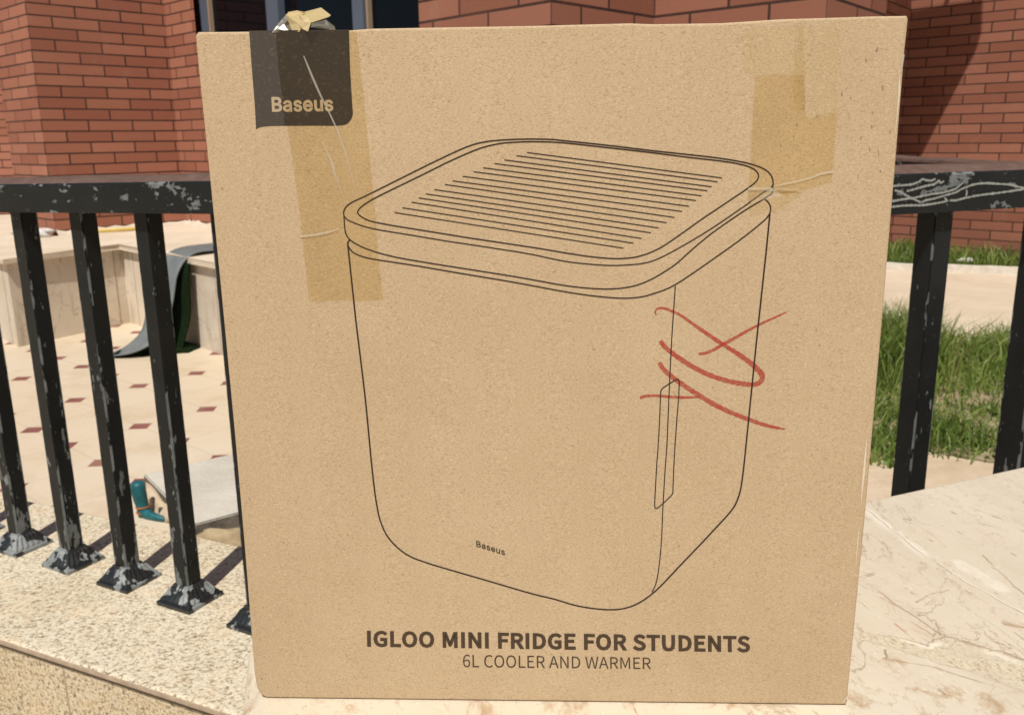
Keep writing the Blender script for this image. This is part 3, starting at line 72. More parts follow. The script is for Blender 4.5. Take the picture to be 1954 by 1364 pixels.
LOGO = [[[5933,30473],[5890,30476],[5852,30487],[5820,30504],[5794,30528],[5776,30558],[5765,30594],[5832,30608],[5845,30576],[5867,30553],[5896,30540],[5932,30536],[5974,30541],[6005,30555],[6026,30577],[6033,30603],[6029,30624],[6017,30641],[5997,30655],[5969,30664],[5897,30682],[5845,30701],[5808,30727],[5787,30762],[5780,30804],[5785,30840],[5801,30872],[5827,30898],[5859,30917],[5899,30929],[5943,30933],[5984,30929],[6019,30919],[6048,30902],[6071,30880],[6088,30853],[6099,30822],[6035,30807],[6024,30831],[6006,30852],[5979,30867],[5942,30872],[5906,30868],[5877,30854],[5858,30834],[5851,30808],[5855,30786],[5868,30768],[5891,30755],[5923,30744],[5990,30728],[6041,30709],[6078,30683],[6099,30649],[6106,30607],[6100,30570],[6084,30537],[6057,30510],[6023,30490],[5981,30477],[5436,30478],[5395,30483],[5359,30497],[5329,30521],[5307,30554],[5293,30597],[5289,30648],[5292,30930],[5363,30930],[5359,30654],[5365,30608],[5385,30573],[5417,30551],[5458,30543],[5488,30547],[5514,30557],[5537,30574],[5555,30598],[5566,30628],[5570,30663],[5573,30929],[5643,30929],[5638,30484],[5570,30484],[5571,30592],[5582,30592],[5557,30539],[5523,30504],[5483,30485],[4981,30477],[4921,30484],[4871,30506],[4831,30541],[4802,30587],[4784,30643],[4779,30707],[4786,30771],[4805,30828],[4835,30874],[4875,30909],[4924,30931],[4979,30938],[5015,30935],[5049,30925],[5081,30909],[5110,30886],[5135,30855],[5153,30817],[5165,30770],[5168,30714],[5167,30685],[4825,30686],[4826,30747],[5130,30745],[5097,30724],[5094,30765],[5084,30801],[5068,30832],[5044,30855],[5015,30869],[4979,30874],[4942,30869],[4910,30855],[4885,30832],[4866,30804],[4855,30771],[4850,30735],[4850,30696],[4853,30650],[4865,30612],[4885,30581],[4911,30559],[4944,30545],[4982,30541],[5007,30543],[5030,30548],[5050,30558],[5067,30572],[5081,30589],[5091,30610],[5159,30593],[5145,30560],[5124,30532],[5096,30509],[5062,30491],[5024,30480],[4501,30479],[4458,30483],[4420,30493],[4388,30510],[4362,30534],[4344,30564],[4333,30600],[4401,30614],[4413,30582],[4435,30560],[4464,30547],[4501,30542],[4542,30547],[4574,30562],[4595,30583],[4602,30609],[4599,30630],[4587,30648],[4567,30661],[4539,30671],[4466,30689],[4415,30707],[4378,30734],[4357,30768],[4350,30811],[4356,30847],[4372,30879],[4398,30905],[4431,30924],[4470,30936],[4514,30940],[4556,30936],[4591,30926],[4620,30909],[4643,30886],[4659,30859],[4671,30828],[4606,30814],[4595,30838],[4577,30859],[4551,30874],[4514,30879],[4478,30875],[4448,30861],[4428,30840],[4421,30815],[4426,30792],[4439,30775],[4461,30761],[4493,30751],[4560,30734],[4612,30716],[4648,30689],[4669,30655],[4675,30613],[4669,30576],[4653,30543],[4626,30516],[4591,30496],[4549,30483],[4001,30481],[3961,30485],[3925,30497],[3895,30517],[3872,30544],[3858,30578],[3854,30618],[3858,30653],[3870,30681],[3888,30702],[3910,30718],[3937,30730],[3966,30739],[3997,30745],[4028,30749],[4064,30754],[4092,30757],[4113,30761],[4129,30766],[4138,30776],[4141,30790],[4141,30792],[4139,30818],[4132,30839],[4119,30856],[4101,30869],[4078,30877],[4050,30879],[4021,30877],[3996,30870],[3976,30858],[3959,30845],[3947,30829],[3938,30813],[3871,30834],[3890,30870],[3915,30898],[3945,30918],[3979,30932],[4014,30940],[4050,30942],[4074,30941],[4102,30936],[4129,30927],[4155,30913],[4178,30894],[4196,30866],[4208,30831],[4212,30785],[4206,30490],[4136,30490],[4138,30551],[4133,30551],[4123,30535],[4108,30519],[4089,30504],[4065,30492],[4036,30483],[4014,30544],[4051,30548],[4081,30560],[4106,30577],[4123,30600],[4134,30625],[4138,30652],[4139,30713],[4133,30709],[4121,30704],[4105,30701],[4088,30697],[4070,30694],[4052,30692],[4036,30690],[4023,30688],[3999,30684],[3975,30677],[3955,30668],[3939,30655],[3929,30637],[3925,30614],[3927,30593],[3936,30576],[3949,30562],[3968,30552],[3989,30546],[3333,30494],[3348,31091],[3557,31090],[3613,31085],[3658,31068],[3692,31043],[3717,31011],[3731,30973],[3735,30931],[3731,30897],[3720,30868],[3704,30846],[3684,30828],[3661,30815],[3636,30806],[3636,30801],[3664,30795],[3691,30781],[3716,30759],[3736,30731],[3748,30695],[3752,30652],[3746,30609],[3730,30571],[3702,30538],[3664,30513],[3613,30498],[3550,30493],[3410,30560],[3549,30560],[3608,30566],[3648,30586],[3671,30616],[3680,30653],[3676,30682],[3666,30709],[3648,30731],[3624,30749],[3594,30760],[3558,30764],[3415,30765],[3416,30829],[3547,30828],[3578,30831],[3606,30841],[3629,30856],[3647,30876],[3659,30901],[3663,30930],[3657,30966],[3638,30996],[3603,31016],[3554,31023],[3421,31024]],[[29,31,30],[29,32,31],[28,32,29],[28,33,32],[27,33,28],[27,34,33],[26,34,27],[26,41,34],[41,35,34],[26,42,41],[40,35,41],[25,42,26],[25,43,42],[39,35,40],[25,44,43],[39,36,35],[38,36,39],[24,44,25],[24,45,44],[37,36,38],[24,46,45],[23,46,24],[23,47,46],[23,48,47],[22,48,23],[22,49,48],[22,50,49],[22,51,50],[21,51,22],[21,52,51],[20,52,21],[20,53,52],[19,53,20],[18,53,19],[17,53,18],[17,54,53],[16,54,17],[15,54,16],[6,8,7],[15,55,54],[14,55,15],[5,8,6],[13,55,14],[5,9,8],[13,56,55],[4,9,5],[12,56,13],[4,10,9],[11,56,12],[4,11,10],[11,57,56],[4,57,11],[3,57,4],[3,58,57],[2,58,3],[2,59,58],[1,59,2],[1,0,59],[66,68,67],[66,69,68],[79,81,80],[79,82,81],[78,82,79],[66,70,69],[65,70,66],[77,85,78],[85,82,78],[65,71,70],[76,84,77],[84,85,77],[64,71,65],[76,86,84],[86,83,84],[86,82,85],[75,86,76],[64,72,71],[74,86,75],[63,72,64],[63,73,72],[73,86,74],[63,86,73],[63,87,86],[83,82,86],[62,87,63],[62,88,87],[61,88,62],[61,60,88],[100,102,101],[100,103,102],[99,103,100],[99,104,103],[99,105,104],[98,105,99],[98,120,105],[120,106,105],[98,121,120],[119,106,120],[97,121,98],[118,106,119],[97,122,121],[118,107,106],[117,107,118],[97,123,122],[116,107,117],[97,124,123],[96,124,97],[116,108,107],[96,125,124],[115,108,116],[95,112,96],[112,125,96],[115,113,108],[113,109,108],[112,126,125],[114,113,115],[95,111,112],[126,113,112],[126,109,113],[127,109,126],[127,110,109],[94,111,95],[128,110,127],[94,110,111],[94,128,110],[94,129,128],[93,129,94],[93,130,129],[138,140,139],[138,141,140],[137,141,138],[92,130,93],[92,131,130],[136,141,137],[136,142,141],[92,132,131],[135,142,136],[134,142,135],[92,133,132],[133,142,134],[92,142,133],[91,142,92],[91,143,142],[91,144,143],[90,144,91],[90,145,144],[89,145,90],[175,177,176],[175,178,177],[174,178,175],[174,179,178],[173,179,174],[173,180,179],[172,180,173],[172,187,180],[187,181,180],[172,188,187],[186,181,187],[171,188,172],[171,189,188],[185,181,186],[171,190,189],[185,182,181],[184,182,185],[170,190,171],[170,191,190],[183,182,184],[170,192,191],[169,192,170],[169,193,192],[169,194,193],[168,194,169],[168,195,194],[168,196,195],[168,197,196],[167,197,168],[167,198,197],[166,198,167],[166,199,198],[165,199,166],[164,199,165],[163,199,164],[163,200,199],[162,200,163],[161,200,162],[152,154,153],[161,201,200],[160,201,161],[151,154,152],[159,201,160],[151,155,154],[159,202,201],[150,155,151],[158,202,159],[150,156,155],[157,202,158],[150,157,156],[157,203,202],[150,203,157],[149,203,150],[149,204,203],[148,204,149],[148,205,204],[147,205,148],[147,146,205],[245,247,246],[245,248,247],[244,248,245],[244,249,248],[243,249,244],[243,250,249],[242,250,243],[242,251,250],[241,251,242],[241,233,251],[233,252,251],[241,234,233],[232,252,233],[241,235,234],[231,252,232],[241,236,235],[240,236,241],[230,252,231],[230,253,252],[240,237,236],[229,253,230],[240,238,237],[228,253,229],[239,238,240],[228,254,253],[227,254,228],[226,254,227],[225,254,226],[225,255,254],[224,255,225],[223,271,224],[271,255,224],[222,271,223],[221,271,222],[220,271,221],[219,271,220],[218,271,219],[217,271,218],[216,271,217],[215,271,216],[215,272,271],[270,255,271],[215,273,272],[215,274,273],[214,274,215],[214,275,274],[214,276,275],[214,277,276],[214,278,277],[214,279,278],[214,280,279],[214,281,280],[213,281,214],[213,282,281],[213,283,282],[213,284,283],[269,255,270],[212,284,213],[212,285,284],[268,255,269],[211,285,212],[211,286,285],[267,257,268],[257,255,268],[211,287,286],[266,257,267],[210,287,211],[210,288,287],[210,289,288],[265,258,266],[258,257,266],[210,290,289],[265,259,258],[256,255,257],[264,259,265],[210,264,290],[210,259,264],[209,259,210],[209,260,259],[209,261,260],[208,261,209],[208,262,261],[207,262,208],[207,263,262],[206,263,207],[291,344,292],[344,293,292],[344,294,293],[344,295,294],[344,296,295],[344,343,296],[343,297,296],[291,332,344],[342,297,343],[341,297,342],[341,298,297],[340,298,341],[340,299,298],[339,299,340],[339,300,299],[338,300,339],[337,300,338],[337,301,300],[336,301,337],[336,302,301],[335,302,336],[335,303,302],[334,303,335],[333,303,334],[333,304,303],[291,331,332],[331,333,332],[331,304,333],[331,305,304],[331,306,305],[331,307,306],[331,308,307],[331,330,308],[330,309,308],[291,319,331],[329,309,330],[328,309,329],[328,310,309],[327,310,328],[327,311,310],[326,311,327],[325,311,326],[325,312,311],[324,312,325],[323,312,324],[323,313,312],[322,313,323],[322,314,313],[321,314,322],[321,315,314],[320,315,321],[291,320,319],[291,315,320],[291,316,315],[291,317,316],[291,318,317]],[[29,30,31,32,33,34,35,36,37,38,39,40,41,42,43,44,45,46,47,48,49,50,51,52,53,54,55,56,57,58,59,0,1,2,3,4,5,6,7,8,9,10,11,12,13,14,15,16,17,18,19,20,21,22,23,24,25,26,27,28],[66,67,68,69,70,71,72,73,74,75,76,77,78,79,80,81,82,83,84,85,86,87,88,60,61,62,63,64,65],[100,101,102,103,104,105,106,107,108,109,110,111,112,113,114,115,116,117,118,119,120,121,122,123,124,125,126,127,128,129,130,131,132,133,134,135,136,137,138,139,140,141,142,143,144,145,89,90,91,92,93,94,95,96,97,98,99],[175,176,177,178,179,180,181,182,183,184,185,186,187,188,189,190,191,192,193,194,195,196,197,198,199,200,201,202,203,204,205,146,147,148,149,150,151,152,153,154,155,156,157,158,159,160,161,162,163,164,165,166,167,168,169,170,171,172,173,174],[245,246,247,248,249,250,251,252,253,254,255,256,257,258,259,260,261,262,263,206,207,208,209,210,211,212,213,214,215,216,217,218,219,220,221,222,223,224,225,226,227,228,229,230,231,232,233,234,235,236,237,238,239,240,241,242,243,244],[271,272,273,274,275,276,277,278,279,280,281,282,283,284,285,286,287,288,289,290,264,265,266,267,268,269,270],[291,292,293,294,295,296,297,298,299,300,301,302,303,304,305,306,307,308,309,310,311,312,313,314,315,316,317,318],[343,344,332,333,334,335,336,337,338,339,340,341,342],[330,331,319,320,321,322,323,324,325,326,327,328,329]],0.579]
SMALL = [[[13508,8510],[13486,8519],[13466,8531],[13449,8545],[13436,8562],[13426,8582],[13420,8603],[13455,8599],[13462,8580],[13473,8564],[13489,8552],[13508,8543],[13529,8539],[13545,8541],[13556,8549],[13559,8562],[13557,8574],[13551,8585],[13540,8596],[13525,8606],[13488,8628],[13460,8646],[13441,8667],[13430,8689],[13426,8713],[13428,8731],[13436,8745],[13449,8755],[13466,8759],[13486,8759],[13509,8754],[13531,8745],[13550,8733],[13565,8719],[13577,8703],[13586,8686],[13592,8668],[13559,8671],[13553,8685],[13543,8700],[13529,8712],[13510,8721],[13491,8725],[13476,8723],[13466,8715],[13463,8703],[13465,8690],[13472,8678],[13484,8667],[13501,8656],[13536,8636],[13563,8617],[13582,8597],[13593,8575],[13597,8552],[13595,8533],[13586,8518],[13573,8508],[13555,8503],[13533,8504],[13250,8597],[13228,8607],[13209,8620],[13193,8638],[13181,8660],[13174,8685],[13171,8713],[13170,8863],[13207,8851],[13208,8704],[13211,8678],[13222,8656],[13239,8639],[13260,8628],[13276,8625],[13290,8626],[13301,8631],[13310,8641],[13316,8655],[13317,8673],[13316,8815],[13353,8802],[13355,8565],[13319,8577],[13319,8635],[13324,8633],[13312,8609],[13295,8596],[13274,8593],[13013,8674],[12982,8688],[12955,8708],[12934,8733],[12918,8763],[12909,8796],[12905,8831],[12908,8864],[12918,8891],[12933,8911],[12953,8922],[12978,8926],[13007,8920],[13026,8912],[13044,8902],[13061,8888],[13076,8870],[13089,8850],[13099,8826],[13105,8799],[13108,8768],[13108,8753],[12930,8812],[12929,8844],[13088,8792],[13071,8786],[13069,8808],[13063,8829],[13054,8848],[13042,8865],[13026,8878],[13007,8886],[12988,8890],[12972,8888],[12959,8880],[12950,8868],[12944,8852],[12942,8834],[12942,8813],[12945,8788],[12951,8765],[12962,8746],[12976,8729],[12993,8717],[13013,8708],[13026,8704],[13037,8704],[13048,8705],[13057,8710],[13063,8717],[13069,8726],[13104,8705],[13097,8690],[13086,8679],[13072,8671],[13055,8668],[13035,8668],[12763,8756],[12741,8766],[12721,8778],[12704,8792],[12691,8809],[12681,8828],[12675,8850],[12710,8846],[12717,8826],[12728,8811],[12744,8799],[12763,8790],[12784,8786],[12801,8788],[12811,8796],[12815,8809],[12812,8821],[12806,8832],[12796,8843],[12781,8852],[12743,8874],[12716,8893],[12697,8913],[12685,8935],[12681,8959],[12684,8978],[12692,8992],[12705,9001],[12722,9006],[12742,9006],[12765,9000],[12787,8991],[12805,8980],[12821,8966],[12833,8950],[12842,8933],[12848,8914],[12814,8917],[12808,8932],[12799,8946],[12785,8959],[12766,8968],[12747,8972],[12732,8969],[12722,8962],[12718,8949],[12721,8936],[12728,8925],[12740,8914],[12756,8903],[12791,8883],[12818,8864],[12837,8844],[12849,8822],[12853,8798],[12850,8780],[12841,8765],[12828,8755],[12810,8750],[12788,8750],[12504,8842],[12483,8851],[12465,8864],[12449,8879],[12437,8898],[12429,8918],[12426,8941],[12428,8958],[12434,8971],[12443,8979],[12454,8984],[12468,8986],[12483,8986],[12499,8984],[12515,8981],[12533,8977],[12548,8974],[12559,8972],[12567,8973],[12571,8976],[12573,8983],[12573,8985],[12572,8999],[12568,9011],[12561,9022],[12551,9032],[12539,9040],[12525,9047],[12510,9050],[12497,9050],[12486,9048],[12478,9043],[12472,9037],[12468,9030],[12432,9053],[12442,9069],[12455,9079],[12470,9085],[12487,9087],[12505,9085],[12524,9080],[12537,9075],[12551,9068],[12565,9059],[12579,9047],[12591,9032],[12601,9015],[12607,8994],[12610,8969],[12610,8812],[12574,8824],[12574,8857],[12572,8857],[12567,8851],[12559,8844],[12550,8840],[12537,8837],[12522,8838],[12510,8874],[12529,8870],[12545,8871],[12557,8876],[12566,8885],[12571,8897],[12573,8910],[12573,8943],[12570,8941],[12563,8941],[12556,8942],[12547,8943],[12537,8944],[12528,8946],[12520,8948],[12513,8949],[12500,8951],[12488,8951],[12478,8950],[12470,8946],[12465,8938],[12463,8926],[12465,8915],[12469,8904],[12476,8894],[12486,8886],[12497,8879],[12158,8962],[12158,9279],[12266,9243],[12295,9230],[12319,9214],[12337,9195],[12350,9174],[12358,9151],[12361,9128],[12359,9110],[12354,9097],[12346,9087],[12336,9081],[12324,9078],[12311,9078],[12311,9075],[12325,9067],[12340,9055],[12353,9039],[12363,9021],[12370,8999],[12373,8976],[12370,8954],[12362,8936],[12349,8923],[12329,8917],[12303,8917],[12270,8925],[12197,8985],[12269,8961],[12300,8954],[12320,8958],[12331,8970],[12335,8988],[12333,9005],[12327,9021],[12318,9036],[12305,9049],[12290,9060],[12271,9068],[12197,9093],[12197,9127],[12265,9105],[12281,9101],[12295,9101],[12307,9105],[12316,9113],[12321,9124],[12323,9139],[12320,9160],[12309,9179],[12291,9196],[12266,9208],[12197,9230]],[[29,31,30],[29,32,31],[28,32,29],[28,33,32],[27,33,28],[27,34,33],[26,34,27],[26,41,34],[41,35,34],[26,42,41],[40,35,41],[25,42,26],[25,43,42],[39,35,40],[25,44,43],[39,36,35],[38,36,39],[24,44,25],[24,45,44],[37,36,38],[24,46,45],[23,46,24],[23,47,46],[23,48,47],[22,48,23],[22,49,48],[22,50,49],[22,51,50],[21,51,22],[21,52,51],[20,52,21],[20,53,52],[19,53,20],[18,53,19],[17,53,18],[17,54,53],[16,54,17],[15,54,16],[6,8,7],[15,55,54],[14,55,15],[5,8,6],[13,55,14],[5,9,8],[13,56,55],[4,9,5],[12,56,13],[4,10,9],[11,56,12],[4,11,10],[11,57,56],[4,57,11],[3,57,4],[3,58,57],[2,58,3],[2,59,58],[1,59,2],[1,0,59],[66,68,67],[66,69,68],[79,81,80],[79,82,81],[78,82,79],[66,70,69],[65,70,66],[77,85,78],[85,82,78],[65,71,70],[76,84,77],[84,85,77],[64,71,65],[76,86,84],[86,83,84],[86,82,85],[75,86,76],[64,72,71],[74,86,75],[63,72,64],[63,73,72],[73,86,74],[63,86,73],[63,87,86],[83,82,86],[62,87,63],[62,88,87],[61,88,62],[61,60,88],[100,102,101],[100,103,102],[99,103,100],[99,104,103],[99,105,104],[98,105,99],[98,120,105],[120,106,105],[98,121,120],[119,106,120],[97,121,98],[118,106,119],[97,122,121],[118,107,106],[117,107,118],[97,123,122],[116,107,117],[97,124,123],[96,124,97],[116,108,107],[96,125,124],[115,108,116],[95,112,96],[112,125,96],[115,113,108],[113,109,108],[112,126,125],[114,113,115],[95,111,112],[126,113,112],[126,109,113],[127,109,126],[127,110,109],[94,111,95],[128,110,127],[94,110,111],[94,128,110],[94,129,128],[93,129,94],[93,130,129],[138,140,139],[138,141,140],[137,141,138],[92,130,93],[92,131,130],[136,141,137],[136,142,141],[92,132,131],[135,142,136],[134,142,135],[92,133,132],[133,142,134],[92,142,133],[91,142,92],[91,143,142],[91,144,143],[90,144,91],[90,145,144],[89,145,90],[175,177,176],[175,178,177],[174,178,175],[174,179,178],[173,179,174],[173,180,179],[172,180,173],[172,187,180],[187,181,180],[172,188,187],[186,181,187],[171,188,172],[171,189,188],[185,181,186],[171,190,189],[185,182,181],[184,182,185],[170,190,171],[170,191,190],[183,182,184],[170,192,191],[169,192,170],[169,193,192],[169,194,193],[168,194,169],[168,195,194],[168,196,195],[168,197,196],[167,197,168],[167,198,197],[166,198,167],[166,199,198],[165,199,166],[164,199,165],[163,199,164],[163,200,199],[162,200,163],[161,200,162],[152,154,153],[161,201,200],[160,201,161],[151,154,152],[159,201,160],[151,155,154],[159,202,201],[150,155,151],[158,202,159],[150,156,155],[157,202,158],[150,157,156],[157,203,202],[150,203,157],[149,203,150],[149,204,203],[148,204,149],[148,205,204],[147,205,148],[147,146,205],[245,247,246],[245,248,247],[244,248,245],[244,249,248],[243,249,244],[243,250,249],[242,250,243],[242,251,250],[241,251,242],[241,233,251],[233,252,251],[241,234,233],[232,252,233],[241,235,234],[231,252,232],[241,236,235],[240,236,241],[230,252,231],[230,253,252],[240,237,236],[229,253,230],[240,238,237],[228,253,229],[239,238,240],[228,254,253],[227,254,228],[226,254,227],[225,254,226],[225,255,254],[224,255,225],[223,271,224],[271,255,224],[222,271,223],[221,271,222],[220,271,221],[219,271,220],[218,271,219],[217,271,218],[216,271,217],[215,271,216],[215,272,271],[270,255,271],[215,273,272],[215,274,273],[214,274,215],[214,275,274],[214,276,275],[214,277,276],[214,278,277],[214,279,278],[214,280,279],[214,281,280],[213,281,214],[213,282,281],[213,283,282],[213,284,283],[269,255,270],[212,284,213],[212,285,284],[268,255,269],[211,285,212],[211,286,285],[267,257,268],[257,255,268],[211,287,286],[266,257,267],[210,287,211],[210,288,287],[210,289,288],[265,258,266],[258,257,266],[210,290,289],[265,259,258],[256,255,257],[264,259,265],[210,264,290],[210,259,264],[209,259,210],[209,260,259],[209,261,260],[208,261,209],[208,262,261],[207,262,208],[207,263,262],[206,263,207],[291,344,292],[344,293,292],[344,294,293],[344,295,294],[344,296,295],[344,343,296],[343,297,296],[291,332,344],[342,297,343],[341,297,342],[341,298,297],[340,298,341],[340,299,298],[339,299,340],[339,300,299],[338,300,339],[337,300,338],[337,301,300],[336,301,337],[336,302,301],[335,302,336],[335,303,302],[334,303,335],[333,303,334],[333,304,303],[291,331,332],[331,333,332],[331,304,333],[331,305,304],[331,306,305],[331,307,306],[331,308,307],[331,330,308],[330,309,308],[291,319,331],[329,309,330],[328,309,329],[328,310,309],[327,310,328],[327,311,310],[326,311,327],[325,311,326],[325,312,311],[324,312,325],[323,312,324],[323,313,312],[322,313,323],[322,314,313],[321,314,322],[321,315,314],[320,315,321],[291,320,319],[291,315,320],[291,316,315],[291,317,316],[291,318,317]],[[29,30,31,32,33,34,35,36,37,38,39,40,41,42,43,44,45,46,47,48,49,50,51,52,53,54,55,56,57,58,59,0,1,2,3,4,5,6,7,8,9,10,11,12,13,14,15,16,17,18,19,20,21,22,23,24,25,26,27,28],[66,67,68,69,70,71,72,73,74,75,76,77,78,79,80,81,82,83,84,85,86,87,88,60,61,62,63,64,65],[100,101,102,103,104,105,106,107,108,109,110,111,112,113,114,115,116,117,118,119,120,121,122,123,124,125,126,127,128,129,130,131,132,133,134,135,136,137,138,139,140,141,142,143,144,145,89,90,91,92,93,94,95,96,97,98,99],[175,176,177,178,179,180,181,182,183,184,185,186,187,188,189,190,191,192,193,194,195,196,197,198,199,200,201,202,203,204,205,146,147,148,149,150,151,152,153,154,155,156,157,158,159,160,161,162,163,164,165,166,167,168,169,170,171,172,173,174],[245,246,247,248,249,250,251,252,253,254,255,256,257,258,259,260,261,262,263,206,207,208,209,210,211,212,213,214,215,216,217,218,219,220,221,222,223,224,225,226,227,228,229,230,231,232,233,234,235,236,237,238,239,240,241,242,243,244],[271,272,273,274,275,276,277,278,279,280,281,282,283,284,285,286,287,288,289,290,264,265,266,267,268,269,270],[291,292,293,294,295,296,297,298,299,300,301,302,303,304,305,306,307,308,309,310,311,312,313,314,315,316,317,318],[343,344,332,333,334,335,336,337,338,339,340,341,342],[330,331,319,320,321,322,323,324,325,326,327,328,329]],0.131]
SCUFF = [[[30315,32818,22],[30324,32781,53],[30332,32744,72],[30338,32707,53],[30343,32669,22]],[[30269,32724,35],[30283,32689,87],[30295,32653,118],[30304,32618,87],[30311,32582,35]],[[30724,32747,16],[30718,32727,40],[30712,32707,54],[30710,32686,40],[30709,32666,16]],[[30353,30095,25],[30343,30061,63],[30334,30028,85],[30330,29994,62],[30328,29960,25]],[[30356,29514,30],[30353,29471,75],[30351,29429,102],[30351,29387,75],[30352,29344,30]],[[29927,29008,28],[29917,28968,68],[29908,28928,93],[29905,28888,68],[29903,28847,28]],[[30728,28428,22],[30728,28401,53],[30728,28374,72],[30729,28348,53],[30731,28321,22]],[[30750,28304,19],[30752,28259,46],[30755,28214,62],[30758,28169,46],[30761,28124,19]],[[30314,28521,22],[30325,28482,54],[30335,28444,74],[30342,28405,54],[30348,28366,22]],[[30903,27522,36],[30902,27497,89],[30901,27472,121],[30902,27446,89],[30903,27420,36]],[[30675,31192,36],[30684,31137,88],[30693,31082,119],[30700,31027,87],[30706,30972,36]],[[29908,27361,17],[29909,27309,42],[29910,27257,57],[29912,27205,42],[29915,27153,17]],[[31164,29281,23],[31169,29239,57],[31174,29196,78],[31178,29153,57],[31183,29110,23]],[[27049,29621,26],[27048,29596,63],[27047,29571,86],[27047,29546,63],[27048,29521,26]],[[26930,29119,26],[26926,29092,63],[26923,29065,85],[26922,29038,63],[26921,29010,26]],[[27890,30027,22],[27896,29976,53],[27902,29925,72],[27906,29874,53],[27911,29823,22]],[[26374,28725,20],[26374,28697,49],[26375,28670,66],[26376,28642,49],[26377,28614,20]],[[30316,25433,17],[30318,25407,42],[30320,25382,57],[30323,25357,42],[30325,25332,17]],[[29868,32333,31],[29867,32299,77],[29866,32264,104],[29867,32230,77],[29868,32195,31]],[[28909,30953,31],[28918,30907,76],[28926,30861,103],[28932,30816,76],[28938,30770,31]],[[29311,30730,23],[29317,30699,56],[29324,30668,76],[29329,30638,56],[29333,30607,23]]]

# ---------------------------------------------------------------- node helpers
def lin(r, g, b):
    f = lambda c: ((c / 255 + 0.055) / 1.055) ** 2.4 if c > 10.3 else c / 255 / 12.92
    return (f(r), f(g), f(b), 1.0)


class NT:
    """small wrapper that builds a node material"""
    def __init__(self, name):
        self.m = bpy.data.materials.new(name)
        self.m.use_nodes = True
        self.t = self.m.node_tree
        self.b = self.t.nodes['Principled BSDF']
        self.out = self.t.nodes['Material Output']

    def n(self, kind, **kw):
        nd = self.t.nodes.new('ShaderNode' + kind)
        for k, v in kw.items():
            setattr(nd, k, v)
        return nd

    def l(self, a, b):
        self.t.links.new(a, b)

    def put(self, sock, v):
        if hasattr(v, 'links') or isinstance(v, bpy.types.NodeSocket):
            self.l(v, sock)
        else:
            sock.default_value = v

    def pos(self):
        return self.n('NewGeometry').outputs['Position']

    def uv(self):
        return self.n('UVMap').outputs['UV']

    def obj(self):
        return self.n('TexCoord').outputs['Object']

    def vm(self, v, scale=(1, 1, 1), loc=(0, 0, 0), rot=(0, 0, 0)):
        nd = self.n('Mapping')
        self.l(v, nd.inputs['Vector'])
        nd.inputs['Scale'].default_value = scale
        nd.inputs['Location'].default_value = loc
        nd.inputs['Rotation'].default_value = rot
        return nd.outputs[0]

    def noise(self, v, scale, detail=4, rough=0.55, dist=0.0):
        nd = self.n('TexNoise')
        self.l(v, nd.inputs['Vector'])
        nd.inputs['Scale'].default_value = scale
        nd.inputs['Detail'].default_value = detail
        nd.inputs['Roughness'].default_value = rough
        nd.inputs['Distortion'].default_value = dist
        return nd.outputs['Fac']

    def ramp(self, f, stops, interp='LINEAR'):
        nd = self.n('ValToRGB')
        nd.color_ramp.interpolation = interp
        el = nd.color_ramp.elements
        while len(el) < len(stops):
            el.new(0.5)
        for e, (p, c) in zip(el, stops):
            e.position = p
            e.color = c if isinstance(c, tuple) else (c, c, c, 1)
        self.put(nd.inputs[0], f)
        return nd.outputs[0]

    def mix(self, f, a, b, mode='MIX'):
        nd = self.n('Mix', data_type='RGBA', blend_type=mode)
        self.put(nd.inputs[0], f)
        self.put(nd.inputs[6], a)
        self.put(nd.inputs[7], b)
        return nd.outputs[2]

    def math(self, op, a, b=0.0, c=0.0):
        nd = self.n('Math', operation=op)
        self.put(nd.inputs[0], a)
        self.put(nd.inputs[1], b)
        if op in ('MULTIPLY_ADD', 'SMOOTH_MIN', 'COMPARE'):
            self.put(nd.inputs[2], c)
        return nd.outputs[0]

    def xyz(self, v):
        nd = self.n('SeparateXYZ')
        self.l(v, nd.inputs[0])
        return nd.outputs

    def bump(self, h, strength=0.5, dist=0.001):
        nd = self.n('Bump')
        nd.inputs['Strength'].default_value = strength
        nd.inputs['Distance'].default_value = dist
        self.put(nd.inputs['Height'], h)
        self.l(nd.outputs[0], self.b.inputs['Normal'])

    def fin(self, color=None, rough=None, spec=None, metal=None):
        if color is not None:
            self.put(self.b.inputs['Base Color'], color)
        if rough is not None:
            self.put(self.b.inputs['Roughness'], rough)
        if spec is not None:
            self.b.inputs['Specular IOR Level'].default_value = spec
        if metal is not None:
            self.put(self.b.inputs['Metallic'], metal)
        return self.m


